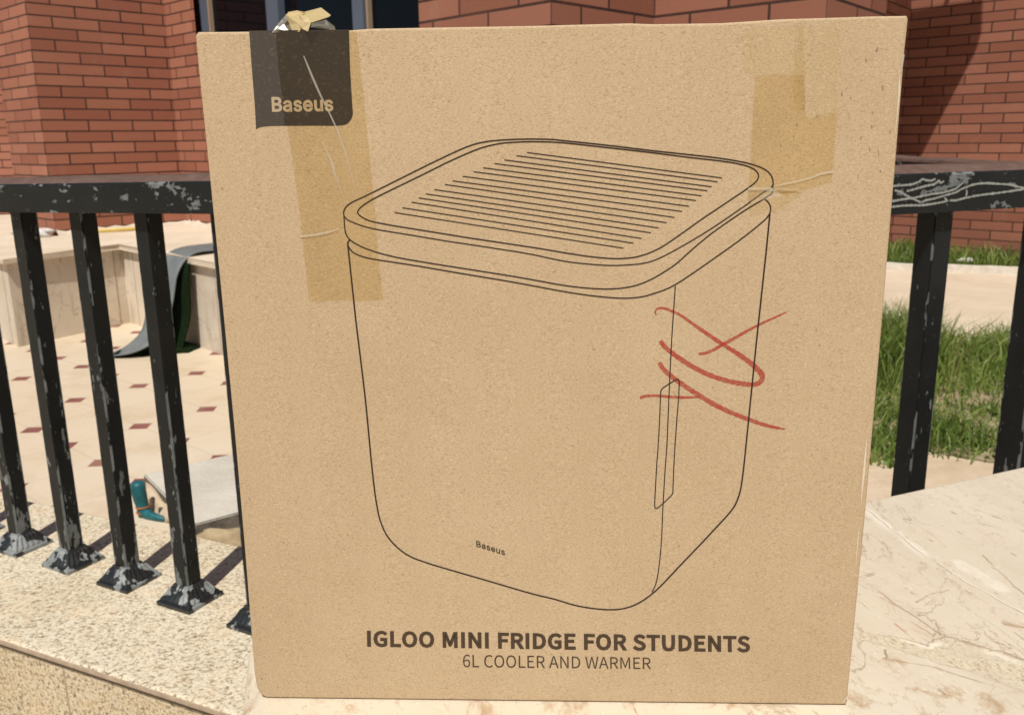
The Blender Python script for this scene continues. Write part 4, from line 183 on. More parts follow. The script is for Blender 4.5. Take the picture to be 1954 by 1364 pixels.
# ---------------------------------------------------------------- materials
def mat_cardboard():
    k = NT('kraft_cardboard')
    p = k.pos()
    base = k.mix(k.ramp(k.noise(p, 9, 4, 0.6), [(0.3, 0.0), (0.7, 1.0)]), (0.462, 0.336, 0.201, 1), (0.510, 0.378, 0.234, 1))
    # slightly darker, yellower liner towards scuffed foot and paler rubbed areas, soft and wide
    base = k.mix(k.ramp(k.noise(k.vm(p, loc=(2, 3, 5)), 22, 4, 0.6), [(0.50, 0.0), (0.75, 0.25)]), base, (0.56, 0.44, 0.29, 1))
    f1 = k.noise(k.vm(p, (1, 1, 2.2)), 860, 5, 0.75)
    c = k.mix(k.ramp(f1, [(0.36, 0.9), (0.49, 0.0)]), base, (0.31, 0.208, 0.108, 1))
    f2 = k.noise(k.vm(p, (1, 1, 2.8), (3, 1, 7)), 800, 5, 0.74)
    c = k.mix(k.ramp(f2, [(0.54, 0.0), (0.68, 0.80)]), c, (0.70, 0.555, 0.365, 1))
    c = k.mix(k.ramp(k.noise(k.vm(p, (1, 1, 1), (9, 4, 2)), 420, 2, 0.5), [(0.715, 0.0), (0.76, 0.5)]), c, (0.20, 0.13, 0.07, 1))
    w = k.math('SINE', k.math('MULTIPLY', k.xyz(p)[0], 900.0))
    h = k.math('ADD', k.math('MULTIPLY', f1, 0.30), k.math('MULTIPLY', w, 0.03))
    h = k.math('ADD', h, k.math('MULTIPLY', k.noise(p, 16, 2), 2.2))
    k.bump(h, 0.10, 0.0014)
    return k.fin(c, 0.68, 0.25)


def mat_ink(name, col, worn=0.25):
    k = NT(name)
    p = k.pos()
    f = k.ramp(k.noise(p, 700, 3, 0.7), [(0.55, 0.0), (0.75, worn)])
    c = k.mix(f, col, (0.30, 0.215, 0.135, 1))
    return k.fin(c, 0.55, 0.2)


def mat_plain(name, col, rough=0.6, spec=0.4, var=0.15, scale=30):
    k = NT(name)
    f = k.noise(k.pos(), scale, 4)
    dark = tuple(c * (1 - var) for c in col[:3]) + (1,)
    lite = tuple(min(1, c * (1 + var)) for c in col[:3]) + (1,)
    return k.fin(k.mix(f, dark, lite), rough, spec)


def mat_marker():
    k = NT('red_marker')
    p = k.pos()
    tr = k.n('BsdfTransparent')
    mx = k.n('MixShader')
    f = k.ramp(k.noise(p, 520, 4, 0.7), [(0.3, 0.85), (0.66, 0.42)])
    k.put(mx.inputs[0], f)
    k.l(tr.outputs[0], mx.inputs[1])
    k.l(k.b.outputs[0], mx.inputs[2])
    k.l(mx.outputs[0], k.out.inputs[0])
    return k.fin((0.44, 0.052, 0.030, 1), 0.6, 0.3)


def mat_tape(name, tint, gloss=0.10, rough=0.22, body=0.0, dif=(0.62, 0.52, 0.34, 1)):
    k = NT(name)
    p = k.pos()
    tr = k.n('BsdfTransparent')
    v = k.noise(p, 26, 3)
    t2 = tuple(min(1.0, c * 1.04) for c in tint[:3]) + (1,)
    k.put(tr.inputs[0], k.mix(k.ramp(v, [(0.35, 0.0), (0.65, 1.0)]), tint, t2))
    gl = k.n('BsdfGlossy')
    gl.inputs['Roughness'].default_value = rough
    mx = k.n('MixShader')
    mx.inputs[0].default_value = gloss
    k.l(tr.outputs[0], mx.inputs[1])
    k.l(gl.outputs[0], mx.inputs[2])
    df = k.n('BsdfDiffuse')
    df.inputs[0].default_value = dif
    m2 = k.n('MixShader')
    m2.inputs[0].default_value = body
    k.l(mx.outputs[0], m2.inputs[1])
    k.l(df.outputs[0], m2.inputs[2])
    bp = k.n('Bump')
    bp.inputs['Strength'].default_value = 0.25
    bp.inputs['Distance'].default_value = 0.001
    k.l(k.noise(p, 90, 3), bp.inputs['Height'])
    k.l(bp.outputs[0], gl.inputs['Normal'])
    k.l(m2.outputs[0], k.out.inputs[0])
    return k.m


def mat_brick(name, c1, c2, row, length, mortar):
    k = NT(name)
    uv = k.uv()
    br = k.n('TexBrick')
    k.l(uv, br.inputs['Vector'])
    br.offset = 0.5
    br.inputs['Scale'].default_value = 1.0
    br.inputs['Brick Width'].default_value = length
    br.inputs['Row Height'].default_value = row
    br.inputs['Mortar Size'].default_value = mortar
    br.inputs['Mortar Smooth'].default_value = 0.25
    br.inputs['Bias'].default_value = 0.0
    br.inputs['Color1'].default_value = c1
    br.inputs['Color2'].default_value = c2
    br.inputs['Mortar'].default_value = (0.022, 0.014, 0.013, 1)
    p = k.pos()
    c = k.mix(k.ramp(k.noise(p, 2.2, 4), [(0.3, 0.0), (0.7, 0.30)]), br.outputs['Color'], (0.24, 0.095, 0.060, 1))
    c = k.mix(k.ramp(k.noise(p, 320, 3, 0.7), [(0.56, 0.0), (0.8, 0.35)]), c, (0.46, 0.24, 0.16, 1))
    # pale dusty bloom low on some bricks
    c = k.mix(k.ramp(k.noise(k.vm(p, (1, 1, 0.6), (5, 2, 1)), 6, 5, 0.65), [(0.58, 0.0), (0.75, 0.16)]), c, (0.46, 0.28, 0.21, 1))
    h = k.math('SUBTRACT', k.math('MULTIPLY', k.noise(p, 240, 4, 0.7), 0.25), k.math('MULTIPLY', br.outputs['Fac'], 1.2))
    k.bump(h, 0.6, 0.004)
    return k.fin(c, 0.75, 0.25)


def mat_marble():
    k = NT('cream_marble')
    p = k.pos()
    w = k.vm(p, (1.0, 1.0, 1.0), (0, 0, 0), (0, 0, math.radians(76.4)))
    st = k.vm(w, (1.0, 3.2, 1.0))                       # beds run diagonally over the slab
    c = k.mix(k.ramp(k.noise(st, 7, 5, 0.6, 0.6), [(0.3, 0.0), (0.7, 1.0)]), (0.61, 0.53, 0.405, 1), (0.665, 0.59, 0.46, 1))
    c = k.mix(k.ramp(k.noise(k.vm(st, loc=(4, 2, 0)), 9, 4, 0.6, 1.0), [(0.55, 0.0), (0.75, 0.35)]), c, (0.71, 0.595, 0.485, 1))
    # pale feathered streaks
    c = k.mix(k.ramp(k.noise(k.vm(w, (3, 16, 1), (1, 7, 0)), 5, 6, 0.7, 1.2), [(0.64, 0.0), (0.80, 0.45)]), c, (0.80, 0.74, 0.63, 1))
    # hairline veins: zero crossings of warped noise
    def vein(scale, loc, width, col, amount, cur, stretch=(1, 1.6, 1)):
        n = k.noise(k.vm(w, stretch, loc), scale, 6, 0.62, 0.8)
        d = k.math('ABSOLUTE', k.math('SUBTRACT', n, 0.5))
        gate = k.ramp(k.noise(k.vm(w, (1, 1, 1), (loc[1], loc[0], 3)), scale * 1.7, 3), [(0.46, 0.0), (0.60, 1.0)])
        f = k.math('MULTIPLY', k.ramp(d, [(0.0, amount), (width, 0.0)]), gate)
        return k.mix(f, cur, col)
    c = vein(4.5, (3, 9, 0), 0.006, (0.36, 0.27, 0.19, 1), 0.9, c)
    c = vein(11, (13, 1, 0), 0.008, (0.40, 0.29, 0.20, 1), 0.7, c)
    c = vein(8, (6, 21, 0), 0.005, (0.80, 0.75, 0.64, 1), 0.35, c)
    c = vein(19, (2, 14, 0), 0.010, (0.50, 0.30, 0.22, 1), 0.5, c)
    # short dark fossil flecks
    fl = k.noise(k.vm(w, (1, 3.4, 1), (8, 3, 0)), 75, 3, 0.6)
    c = k.mix(k.ramp(fl, [(0.655, 0.0), (0.72, 0.8)]), c, (0.40, 0.27, 0.15, 1))
    fl2 = k.noise(k.vm(w, (1, 4.0, 1), (1, 17, 0)), 210, 3, 0.6)
    c = k.mix(k.ramp(fl2, [(0.66, 0.0), (0.74, 0.75)]), c, (0.86, 0.81, 0.70, 1))
    # a few long single veins, metres on the slab
    wob3 = k.n('TexNoise')
    k.l(p, wob3.inputs['Vector'])
    wob3.inputs['Scale'].default_value = 70
    wob3.inputs['Detail'].default_value = 4
    vm_ = k.n('VectorMath', operation='MULTIPLY_ADD')
    k.l(wob3.outputs['Color'], vm_.inputs[0])
    vm_.inputs[1].default_value = (0.006, 0.006, 0)
    vm_.inputs[2].default_value = (-0.003, -0.003, 0)
    ad = k.n('VectorMath', operation='ADD')
    k.l(p, ad.inputs[0])
    k.l(vm_.outputs[0], ad.inputs[1])
    flat = k.n('VectorMath', operation='MULTIPLY')
    k.l(ad.outputs[0], flat.inputs[0])
    flat.inputs[1].default_value = (1, 1, 0)
    def line(pts, col, width, amount, cur):
        best = None
        for (ax_, ay_), (bx_, by_) in zip(pts, pts[1:]):
            dx, dy = bx_ - ax_, by_ - ay_
            L2 = dx * dx + dy * dy
            sb = k.n('VectorMath', operation='SUBTRACT')
            k.l(flat.outputs[0], sb.inputs[0])
            sb.inputs[1].default_value = (ax_, ay_, 0)
            dt = k.n('VectorMath', operation='DOT_PRODUCT')
            k.l(sb.outputs[0], dt.inputs[0])
            dt.inputs[1].default_value = (dx / L2, dy / L2, 0)
            cl = k.n('Clamp')
            k.l(dt.outputs['Value'], cl.inputs[0])
            sc = k.n('VectorMath', operation='SCALE')
            sc.inputs[0].default_value = (dx, dy, 0)
            k.l(cl.outputs[0], sc.inputs['Scale'])
            s2 = k.n('VectorMath', operation='DISTANCE')
            k.l(sb.outputs[0], s2.inputs[0])
            k.l(sc.outputs[0], s2.inputs[1])
            best = s2.outputs['Value'] if best is None else k.math('MINIMUM', best, s2.outputs['Value'])
        f = k.ramp(k.math('DIVIDE', best, width), [(0.45, amount), (1.0, 0.0)])
        f = k.math('MULTIPLY', f, k.ramp(k.noise(p, 55, 3), [(0.34, 0.25), (0.5, 1.0)]))
        return k.mix(f, cur, col)
    DK, WT = (0.34, 0.25, 0.17, 1), (0.86, 0.81, 0.70, 1)
    c = line([(0.310, 0.566), (0.3198, 0.531)], WT, 0.0075, 0.40, c)
    c = line([(0.279, 0.672), (0.288, 0.610), (0.2924, 0.5777)], WT, 0.006, 0.35, c)
    c = line([(0.2829, 0.6632), (0.2924, 0.5777), (0.3029, 0.539), (0.3175, 0.4996), (0.327, 0.47)], WT, 0.0011, 0.6, c)
    c = line([(0.2820, 0.6632), (0.2916, 0.5777), (0.3021, 0.539), (0.3167, 0.4996), (0.326, 0.47)], DK, 0.0008, 0.7, c)
    c = line([(0.2353, 0.5396), (0.2439, 0.5078), (0.2542, 0.4757)], DK, 0.0009, 0.8, c)
    c = line([(0.3311, 0.578), (0.3316, 0.5523), (0.3297, 0.5233), (0.335, 0.50)], DK, 0.0010, 0.75, c)
    c = line([(0.2557, 0.5142), (0.2703, 0.5237), (0.2847, 0.5291)], DK, 0.0009, 0.75, c)
    c = line([(0.232, 0.4888), (0.2359, 0.475)], (0.46, 0.24, 0.17, 1), 0.0009, 0.8, c)
    c = line([(0.243, 0.4905), (0.2485, 0.4765)], (0.46, 0.24, 0.17, 1), 0.0007, 0.7, c)
    c = line([(0.2989, 0.487), (0.3084, 0.4833)], (0.42, 0.29, 0.16, 1), 0.0025, 0.8, c)
    c = line([(0.2156, 0.4605), (0.211, 0.4513)], DK, 0.0010, 0.85, c)
    c = line([(0.21, 0.452), (0.232, 0.444), (0.262, 0.4225)], DK, 0.0010, 0.6, c)
    # crumbling seam that crosses the slab near the front, widening to the right
    x, y, z_ = k.xyz(p)
    fx = k.math('DIVIDE', k.math('SUBTRACT', x, 0.20), 0.12)
    N_ = lambda pts: [((a - 0.20) / 0.12, (b - 0.36) / 0.14) for a, b in pts]
    ytop = k.math('MULTIPLY_ADD', k.ramp(fx, N_([(0.2000, 0.4865), (0.229, 0.473), (0.241, 0.4655), (0.2564, 0.4752), (0.2724, 0.4643), (0.2848, 0.4545), (0.32, 0.42)])), 0.14, 0.36)
    ybot = k.math('MULTIPLY_ADD', k.ramp(fx, N_([(0.2000, 0.4725), (0.2235, 0.4603), (0.2339, 0.4500), (0.2565, 0.4335), (0.2713, 0.4175), (0.32, 0.37)])), 0.14, 0.36)
    mid = ybot
    wob = k.math('MULTIPLY', k.math('SUBTRACT', k.noise(p, 95, 5, 0.65), 0.5), 0.012)
    yy = k.math('ADD', y, wob)
    half = k.math('MAXIMUM', k.math('SUBTRACT', ytop, ybot), 0.003)
    rel_ = k.math('DIVIDE', k.math('SUBTRACT', yy, ybot), half)
    inside = k.math('MULTIPLY', k.ramp(rel_, [(0.0, 0.0), (0.10, 1.0)]), k.ramp(rel_, [(0.93, 1.0), (1.0, 0.0)]))
    lo = k.math('GREATER_THAN', x, 0.12)
    inside = k.math('MULTIPLY', inside, lo)
    patch = k.ramp(k.noise(k.vm(p, loc=(3, 3, 3)), 60, 4, 0.6), [(0.38, 0.35), (0.56, 1.0)])
    crumb = k.noise(k.vm(w, (1, 1.5, 1)), 330, 6, 0.75, 0.6)
    ccol = k.ramp(crumb, [(0.33, (0.22, 0.15, 0.10, 1)), (0.42, (0.44, 0.34, 0.23, 1)), (0.48, (0.62, 0.53, 0.37, 1)), (0.62, (0.74, 0.67, 0.50, 1))])
    c = k.mix(k.math('MULTIPLY', k.math('MULTIPLY', inside, patch), 0.8), c, ccol)
    rimg = k.math('MULTIPLY', k.math('MULTIPLY', k.ramp(rel_, [(0.92, 0.0), (0.985, 0.9), (1.02, 0.0)]), lo), k.ramp(k.noise(p, 40, 3), [(0.36, 0.2), (0.5, 1.0)]))
    c = k.mix(rimg, c, (0.31, 0.21, 0.14, 1))
    rimw = k.math('MULTIPLY', k.math('MULTIPLY', k.ramp(rel_, [(0.74, 0.0), (0.86, 0.8), (0.95, 0.0)]), lo), k.ramp(k.noise(k.vm(p, loc=(7, 1, 1)), 26, 2), [(0.45, 0.0), (0.55, 1.0)]))
    c = k.mix(rimw, c, (0.85, 0.79, 0.66, 1))
    # rusty stains in front of the seam
    front = k.ramp(k.math('SUBTRACT', mid, y), [(0.004, 0.0), (0.016, 1.0)])
    stn = k.ramp(k.noise(k.vm(w, (1, 1.4, 1), (2, 5, 0)), 44, 6, 0.7, 0.4), [(0.52, 0.0), (0.66, 0.8)])
    c = k.mix(k.math('MULTIPLY', stn, front), c, (0.42, 0.275, 0.15, 1))
    h = k.math('SUBTRACT', k.math('MULTIPLY', k.noise(p, 120, 4, 0.6), 0.3), k.math('MULTIPLY', k.math('MULTIPLY', inside, crumb), 1.4))
    k.bump(h, 0.35, 0.0015)
    return k.fin(c, k.ramp(k.noise(p, 30, 3), [(0.3, 0.34), (0.7, 0.5)]), 0.35)


def mat_granite(name, dark=1.0, warm=(0.635, 0.555, 0.405, 1)):
    k = NT(name)
    p = k.pos()
    v = k.vm(p, (1, 1.35, 1.15), rot=(0, 0, math.radians(-25)))
    g = k.noise(v, 185, 4, 0.66)
    D = lambda r, gg, b: (r * dark, gg * dark, b * dark, 1)
    c = k.ramp(g, [(0.32, D(0.17, 0.13, 0.09)), (0.41, D(0.42, 0.33, 0.215)), (0.475, warm), (0.63, D(0.74, 0.665, 0.52))])
    gy = k.ramp(k.noise(k.vm(v, loc=(5, 5, 5)), 230, 3, 0.6), [(0.58, 0.0), (0.64, 0.85)])
    c = k.mix(gy, c, D(0.23, 0.195, 0.16))
    c = k.mix(k.ramp(k.noise(k.vm(p, loc=(2, 0, 0)), 24, 3), [(0.52, 0.0), (0.75, 0.35)]), c, D(0.72, 0.54, 0.33))
    c = k.mix(k.ramp(k.noise(p, 4.2, 4), [(0.45, 0.0), (0.7, 0.35)]), c, (0.76, 0.69, 0.56, 1), 'MULTIPLY')
    k.bump(k.math('ADD', g, k.math('MULTIPLY', k.noise(v, 60, 4), 0.6)), 0.6, 0.003)
    return k.fin(c, 0.85, 0.15)


def mat_peeling(name, rim=0.0125, amount=0.0, kind='post'):
    """black enamel flaking to grey primer and bare metal, more along the corners and the foot of a tube"""
    k = NT(name)
    p = k.pos()
    o = k.xyz(k.obj())
    st = {'post': (1, 1, 0.30), 'rail': (0.55, 0.55, 1.0), 'base': (1, 1, 1)}[kind]
    n1 = k.noise(k.vm(p, st), {'post': 66, 'rail': 50, 'base': 52}[kind], 2 if kind == 'base' else 3, 0.5, 0.0)
    n2 = k.noise(k.vm(p, st, (4, 7, 2)), 190, 5, 0.65)
    w1 = 0.9 if kind == 'base' else 0.64
    s = k.math('ADD', k.math('MULTIPLY', n1, w1), k.math('MULTIPLY', n2, 1 - w1))
    s = k.math('ADD', s, k.math('MULTIPLY', k.math('SUBTRACT', k.noise(k.vm(p, loc=(6, 2, 9)), 13, 2), 0.5), 0.22))
    if kind == 'post':
        ex = k.math('GREATER_THAN', k.math('ABSOLUTE', o[0]), rim)
        ey = k.math('GREATER_THAN', k.math('ABSOLUTE', o[1]), rim)
        s = k.math('ADD', s, k.math('MULTIPLY', k.math('MULTIPLY', ex, ey), 0.115))
        s = k.math('ADD', s, k.ramp(o[2], [(0.0, 0.125), (0.05, 0.075), (0.16, 0.0)]))
    s = k.math('ADD', s, amount)
    f = k.ramp(s, [(0.632, 0.0), (0.640, 1.0)])
    chip = k.ramp(k.noise(k.vm(p, st, (9, 1, 5)), 190, 3, 0.6), [(0.70, 0.0), (0.71, 0.0 if kind == 'base' else 1.0)])
    f = k.math('MAXIMUM', f, chip)
    br_ = 1.35 if kind == 'base' else 1.0
    dk_ = 1.6 if kind == 'base' else 1.45
    prim = k.mix(k.noise(p, 70, 4), (0.075 * br_, 0.082 * br_, 0.078 * br_, 1), (0.25 * br_, 0.265 * br_, 0.26 * br_, 1))
    blk = k.mix(k.noise(p, 22, 5, 0.6), (0.005 * dk_, 0.0058 * dk_, 0.0058 * dk_, 1), (0.0145 * dk_, 0.016 * dk_, 0.0155 * dk_, 1))
    k.bump(k.math('MULTIPLY', f, -1.0), 0.4, 0.0008)
    return k.fin(k.mix(f, blk, prim), k.mix(f, (0.30, 0.30, 0.30, 1), (0.42, 0.42, 0.42, 1)), 0.15 if kind != 'base' else 0.6)


def mat_plaza():
    k = NT('plaza_tiles')
    p = k.pos()
    v = k.vm(p, rot=(0, 0, math.radians(-49)))
    x, y, _ = k.xyz(v)
    S = 0.24
    def cell(a, off):
        f = k.math('FRACT', k.math('ADD', k.math('DIVIDE', a, S), off))
        return k.math('ABSOLUTE', k.math('SUBTRACT', f, 0.5))
    ox, oy = 0.5 - 0.378, 0.5 - 0.402
    cx, cy = cell(x, ox), cell(y, oy)
    m = k.math('ADD', cx, cy)
    dia = k.math('LESS_THAN', m, 0.172)
    c = k.mix(k.ramp(k.noise(p, 1.5, 4), [(0.3, 0.0), (0.7, 1.0)]), (0.60, 0.48, 0.335, 1), (0.64, 0.55, 0.425, 1))
    c = k.mix(k.ramp(k.noise(p, 5, 5, 0.65), [(0.5, 0.0), (0.72, 0.6)]), c, (0.50, 0.385, 0.25, 1))
    c = k.mix(k.ramp(k.noise(p, 90, 4, 0.7), [(0.6, 0.0), (0.75, 0.35)]), c, (0.44, 0.35, 0.25, 1))
    # tile joints: edges of the octagons
    j = k.math('MINIMUM', cx, cy)
    jf = k.ramp(j, [(0.006, 0.40), (0.016, 0.0)])
    c = k.mix(jf, c, (0.42, 0.33, 0.23, 1))
    red = k.mix(k.noise(p, 20, 4), (0.17, 0.055, 0.046, 1), (0.27, 0.105, 0.088, 1))
    worn = k.ramp(k.noise(p, 3.1, 3), [(0.28, 0.70), (0.48, 1.0)])
    c = k.mix(k.math('MULTIPLY', dia, worn), c, red)
    return k.fin(c, 0.55, 0.3)


def mat_soil(name, a, b, scale=8):
    k = NT(name)
    p = k.pos()
    c = k.mix(k.ramp(k.noise(p, scale, 6, 0.65), [(0.35, 0.0), (0.65, 1.0)]), a, b)
    c = k.mix(k.ramp(k.noise(p, 160, 4, 0.7), [(0.58, 0.0), (0.72, 0.5)]), c, tuple(x * 0.55 for x in a[:3]) + (1,))
    k.bump(k.noise(p, 60, 6, 0.7), 0.5, 0.01)
    return k.fin(c, 0.9, 0.15)


def mat_panel_stone():
    k = NT('weathered_stone_panels')
    p = k.pos()
    c = k.mix(k.ramp(k.noise(p, 3, 5, 0.6), [(0.3, 0.0), (0.7, 1.0)]), (0.56, 0.47, 0.36, 1), (0.70, 0.62, 0.51, 1))
    st = k.noise(k.vm(p, (1, 1, 0.22)), 7, 5, 0.65)
    c = k.mix(k.ramp(st, [(0.54, 0.0), (0.68, 0.75)]), c, (0.30, 0.255, 0.18, 1))
    n = k.noise(k.vm(p, loc=(3, 1, 2)), 3.0, 5, 0.6, 0.5)
    d = k.math('ABSOLUTE', k.math('SUBTRACT', n, 0.5))
    c = k.mix(k.ramp(d, [(0.0, 0.6), (0.006, 0.0)]), c, (0.27, 0.21, 0.15, 1))
    k.bump(k.noise(p, 70, 4), 0.3, 0.002)
    return k.fin(c, 0.7, 0.25)


def mat_glass():
    k = NT('dark_window_glass')
    k.b.inputs['Specular Tint'].default_value = (0.8, 0.85, 1, 1)
    k.bump(k.noise(k.pos(), 1.2, 2), 0.04, 0.02)
    return k.fin((0.003, 0.004, 0.006, 1), 0.04, 0.16)


def mat_grass():
    k = NT('grass_blades')
    p = k.pos()
    at = k.n('Attribute', attribute_name='tint')
    f = k.math('ADD', k.math('MULTIPLY', at.outputs['Fac'], 0.75), k.math('MULTIPLY', k.noise(p, 4, 3), 0.30))
    c = k.ramp(f, [(0.08, (0.045, 0.080, 0.018, 1)), (0.36, (0.125, 0.200, 0.036, 1)), (0.68, (0.255, 0.330, 0.070, 1)), (0.95, (0.42, 0.38, 0.17, 1))])
    k.put(k.b.inputs['Base Color'], c)
    k.b.inputs['Roughness'].default_value = 0.5
    tl = k.n('BsdfTranslucent')
    k.put(tl.inputs[0], c)
    mx = k.n('MixShader')
    mx.inputs[0].default_value = 0.35
    k.l(k.b.outputs[0], mx.inputs[1])
    k.l(tl.outputs[0], mx.inputs[2])
    k.l(mx.outputs[0], k.out.inputs[0])
    return k.m


def mat_turf_shaded():
    k = NT('shaded_turf_fibre')
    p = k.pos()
    c = k.ramp(k.noise(p, 90, 4, 0.7), [(0.3, (0.003, 0.006, 0.002, 1)), (0.62, (0.009, 0.022, 0.006, 1)), (0.85, (0.035, 0.075, 0.02, 1))])  # green darkened so the shade under the grey mat sits in the colour
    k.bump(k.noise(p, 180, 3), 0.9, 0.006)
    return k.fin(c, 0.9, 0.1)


# ---------------------------------------------------------------- mesh helpers
def link(o):
    scene.collection.objects.link(o)
    return o


def mesh_obj(name, verts, faces, mat, parent=None, smooth=False, uvs=None, mats=None, fmat=None):
    me = bpy.data.meshes.new(name)
    me.from_pydata([tuple(v) for v in verts], [], faces)
    me.update()
    for m in (mats or [mat]):
        me.materials.append(m)
    if fmat is not None:
        for pl, i in zip(me.polygons, fmat):
            pl.material_index = i
    if smooth:
        for pl in me.polygons:
            pl.use_smooth = True
    if uvs is not None:
        layer = me.uv_layers.new(name='UVMap')
        for pl in me.polygons:
            for li in pl.loop_indices:
                layer.data[li].uv = uvs[me.loops[li].vertex_index] if not isinstance(uvs, dict) else uvs[(pl.index, me.loops[li].vertex_index)]
    o = bpy.data.objects.new(name, me)
    link(o)
    if parent is not None:
        o.parent = parent
    return o


def bm_obj(name, bm, mat, parent=None, smooth=False):
    bmesh.ops.recalc_face_normals(bm, faces=bm.faces)
    me = bpy.data.meshes.new(name)
    bm.to_mesh(me)
    bm.free()
    for m in (mat if isinstance(mat, (list, tuple)) else [mat]):
        me.materials.append(m)
    if smooth:
        for pl in me.polygons:
            pl.use_smooth = True
    o = bpy.data.objects.new(name, me)
    link(o)
    if parent is not None:
        o.parent = parent
    return o


def thing(name, label, cat, loc=(0, 0, 0), rz=0.0, group=None):
    o = bpy.data.objects.new(name, None)
    o.empty_display_size = 0.05
    link(o)
    o.location = loc
    o.rotation_euler = (0, 0, rz)
    tag(o, label, cat, group)
    return o


def tag(o, label, cat, group=None):
    o['label'] = label
    o['category'] = cat
    if group:
        o['group'] = group
    return o


def structure(o):
    o['kind'] = 'structure'
    return o


def prism(poly, z0, z1):
    """closed prism over a plan polygon"""
    n = len(poly)
    v = [(x, y, z0) for x, y in poly] + [(x, y, z1) for x, y in poly]
    f = [tuple(range(n - 1, -1, -1)), tuple(range(n, 2 * n))]
    f += [(i, (i + 1) % n, n + (i + 1) % n, n + i) for i in range(n)]
    return v, f


def bevelled_prism(name, poly, z0, z1, mat, parent, bev, seg=2, smooth=True):
    v, f = prism(poly, z0, z1)
    bm = bmesh.new()
    vs = [bm.verts.new(q) for q in v]
    for q in f:
        bm.faces.new([vs[i] for i in q])
    if bev > 0:
        bmesh.ops.bevel(bm, geom=list(bm.edges), offset=bev, segments=seg, profile=0.5, affect='EDGES')
    o = bm_obj(name, bm, mat, parent)
    return o


def inter(p, d, q, e):
    """intersection of two plan lines"""
    det = d[0] * -e[1] + e[0] * d[1]
    t = ((q[0] - p[0]) * -e[1] + e[0] * (q[1] - p[1])) / det
    return (p[0] + d[0] * t, p[1] + d[1] * t)


def box_bm(bm, x0, x1, y0, y1, z0, z1):
    vs = [bm.verts.new(q) for q in ((x0, y0, z0), (x1, y0, z0), (x1, y1, z0), (x0, y1, z0), (x0, y0, z1), (x1, y0, z1), (x1, y1, z1), (x0, y1, z1))]
    for q in ((3, 2, 1, 0), (4, 5, 6, 7), (0, 1, 5, 4), (1, 2, 6, 5), (2, 3, 7, 6), (3, 0, 4, 7)):
        bm.faces.new([vs[i] for i in q])


M = {}
M['card'] = mat_cardboard()
M['ink'] = mat_ink('brown_print_ink', (0.032, 0.019, 0.013, 1), 0.10)
M['tab'] = mat_ink('printed_tab_ink', (0.066, 0.054, 0.044, 1), 0.30)
M['logo'] = mat_ink('unprinted_kraft', (0.44, 0.335, 0.22, 1), 0.1)
M['red'] = mat_marker()
M['tape'] = mat_tape('clear_yellow_tape', (0.93, 0.895, 0.79, 1), 0.03, 0.2)
M['tape_faint'] = mat_tape('clear_tape', (0.98, 0.97, 0.935, 1), 0.012, 0.2)
M['crease'] = mat_tape('tape_crease', (0.97, 0.96, 0.92, 1), 0.08, 0.4, 0.36, (0.66, 0.61, 0.50, 1))  # glints along the folds are put into this pale body colour
M['flap'] = mat_tape('loose_tape_flap', (0.88, 0.84, 0.70, 1), 0.03, 0.3, 0.0)
M['curl'] = mat_tape('crumpled_tape', (0.90, 0.84, 0.62, 1), 0.03, 0.35, 0.55, (0.66, 0.53, 0.29, 1))
M['marble'] = mat_marble()
M['granite'] = mat_granite('flamed_granite')
M['granite_face'] = mat_granite('granite_wall_face', 0.92, (0.62, 0.50, 0.32, 1))
M['dirt_edge'] = mat_plain('weathered_edge', (0.40, 0.31, 0.225, 1), 0.85, 0.15, 0.4, 90)
M['joint'] = mat_plain('dark_joint', (0.09, 0.07, 0.05, 1), 0.9, 0.1, 0.4, 80)
M['paint'] = mat_peeling('flaking_black_paint', 0.0100)
M['paint_mid'] = mat_peeling('flaking_black_paint_mid', 0.0130)
M['paint_wide'] = mat_peeling('flaking_black_paint_thick', 0.0172)
M['paint_rail'] = mat_peeling('flaking_black_rail_paint', 0.02, 0.050, 'rail')
M['paint_base'] = mat_peeling('flaking_black_base_paint', 0.001, 0.110, 'base')
M['rail_top'] = mat_plain('sunburnt_rail_top', (0.125, 0.078, 0.062, 1), 0.75, 0.15, 0.5, 60)
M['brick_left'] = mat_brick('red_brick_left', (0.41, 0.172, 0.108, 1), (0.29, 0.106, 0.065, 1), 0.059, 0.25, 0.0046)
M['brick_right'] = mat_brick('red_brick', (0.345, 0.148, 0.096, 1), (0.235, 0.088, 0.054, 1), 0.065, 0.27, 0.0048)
M['plaza'] = mat_plaza()
M['ground'] = mat_soil('sandy_ground', (0.52, 0.40, 0.27, 1), (0.63, 0.51, 0.37, 1))
M['path'] = mat_soil('pale_concrete_path', (0.56, 0.46, 0.34, 1), (0.64, 0.545, 0.42, 1), 3)
M['kerb'] = mat_soil('kerb_stone', (0.55, 0.50, 0.42, 1), (0.70, 0.65, 0.56, 1), 20)
M['soil'] = mat_soil('bare_soil', (0.17, 0.14, 0.07, 1), (0.40, 0.32, 0.20, 1), 12)
M['panel'] = mat_panel_stone()
M['ledge'] = mat_soil('ledge_slab_stone', (0.60, 0.50, 0.37, 1), (0.70, 0.60, 0.47, 1), 4)
M['frame'] = mat_plain('blue_grey_aluminium', (0.085, 0.105, 0.145, 1), 0.4, 0.5, 0.12, 6)
M['frame_strip'] = mat_plain('tan_seal_strip', (0.32, 0.235, 0.165, 1), 0.6, 0.3, 0.1, 20)
M['glass'] = mat_glass()
M['grass'] = mat_grass()
M['turf'] = mat_turf_shaded()
M['mat_grey'] = mat_plain('grey_mat_backing', (0.15, 0.165, 0.165, 1), 0.6, 0.3, 0.35, 25)
M['teal'] = mat_plain('teal_plastic', (0.012, 0.105, 0.120, 1), 0.5, 0.4, 0.7, 55)
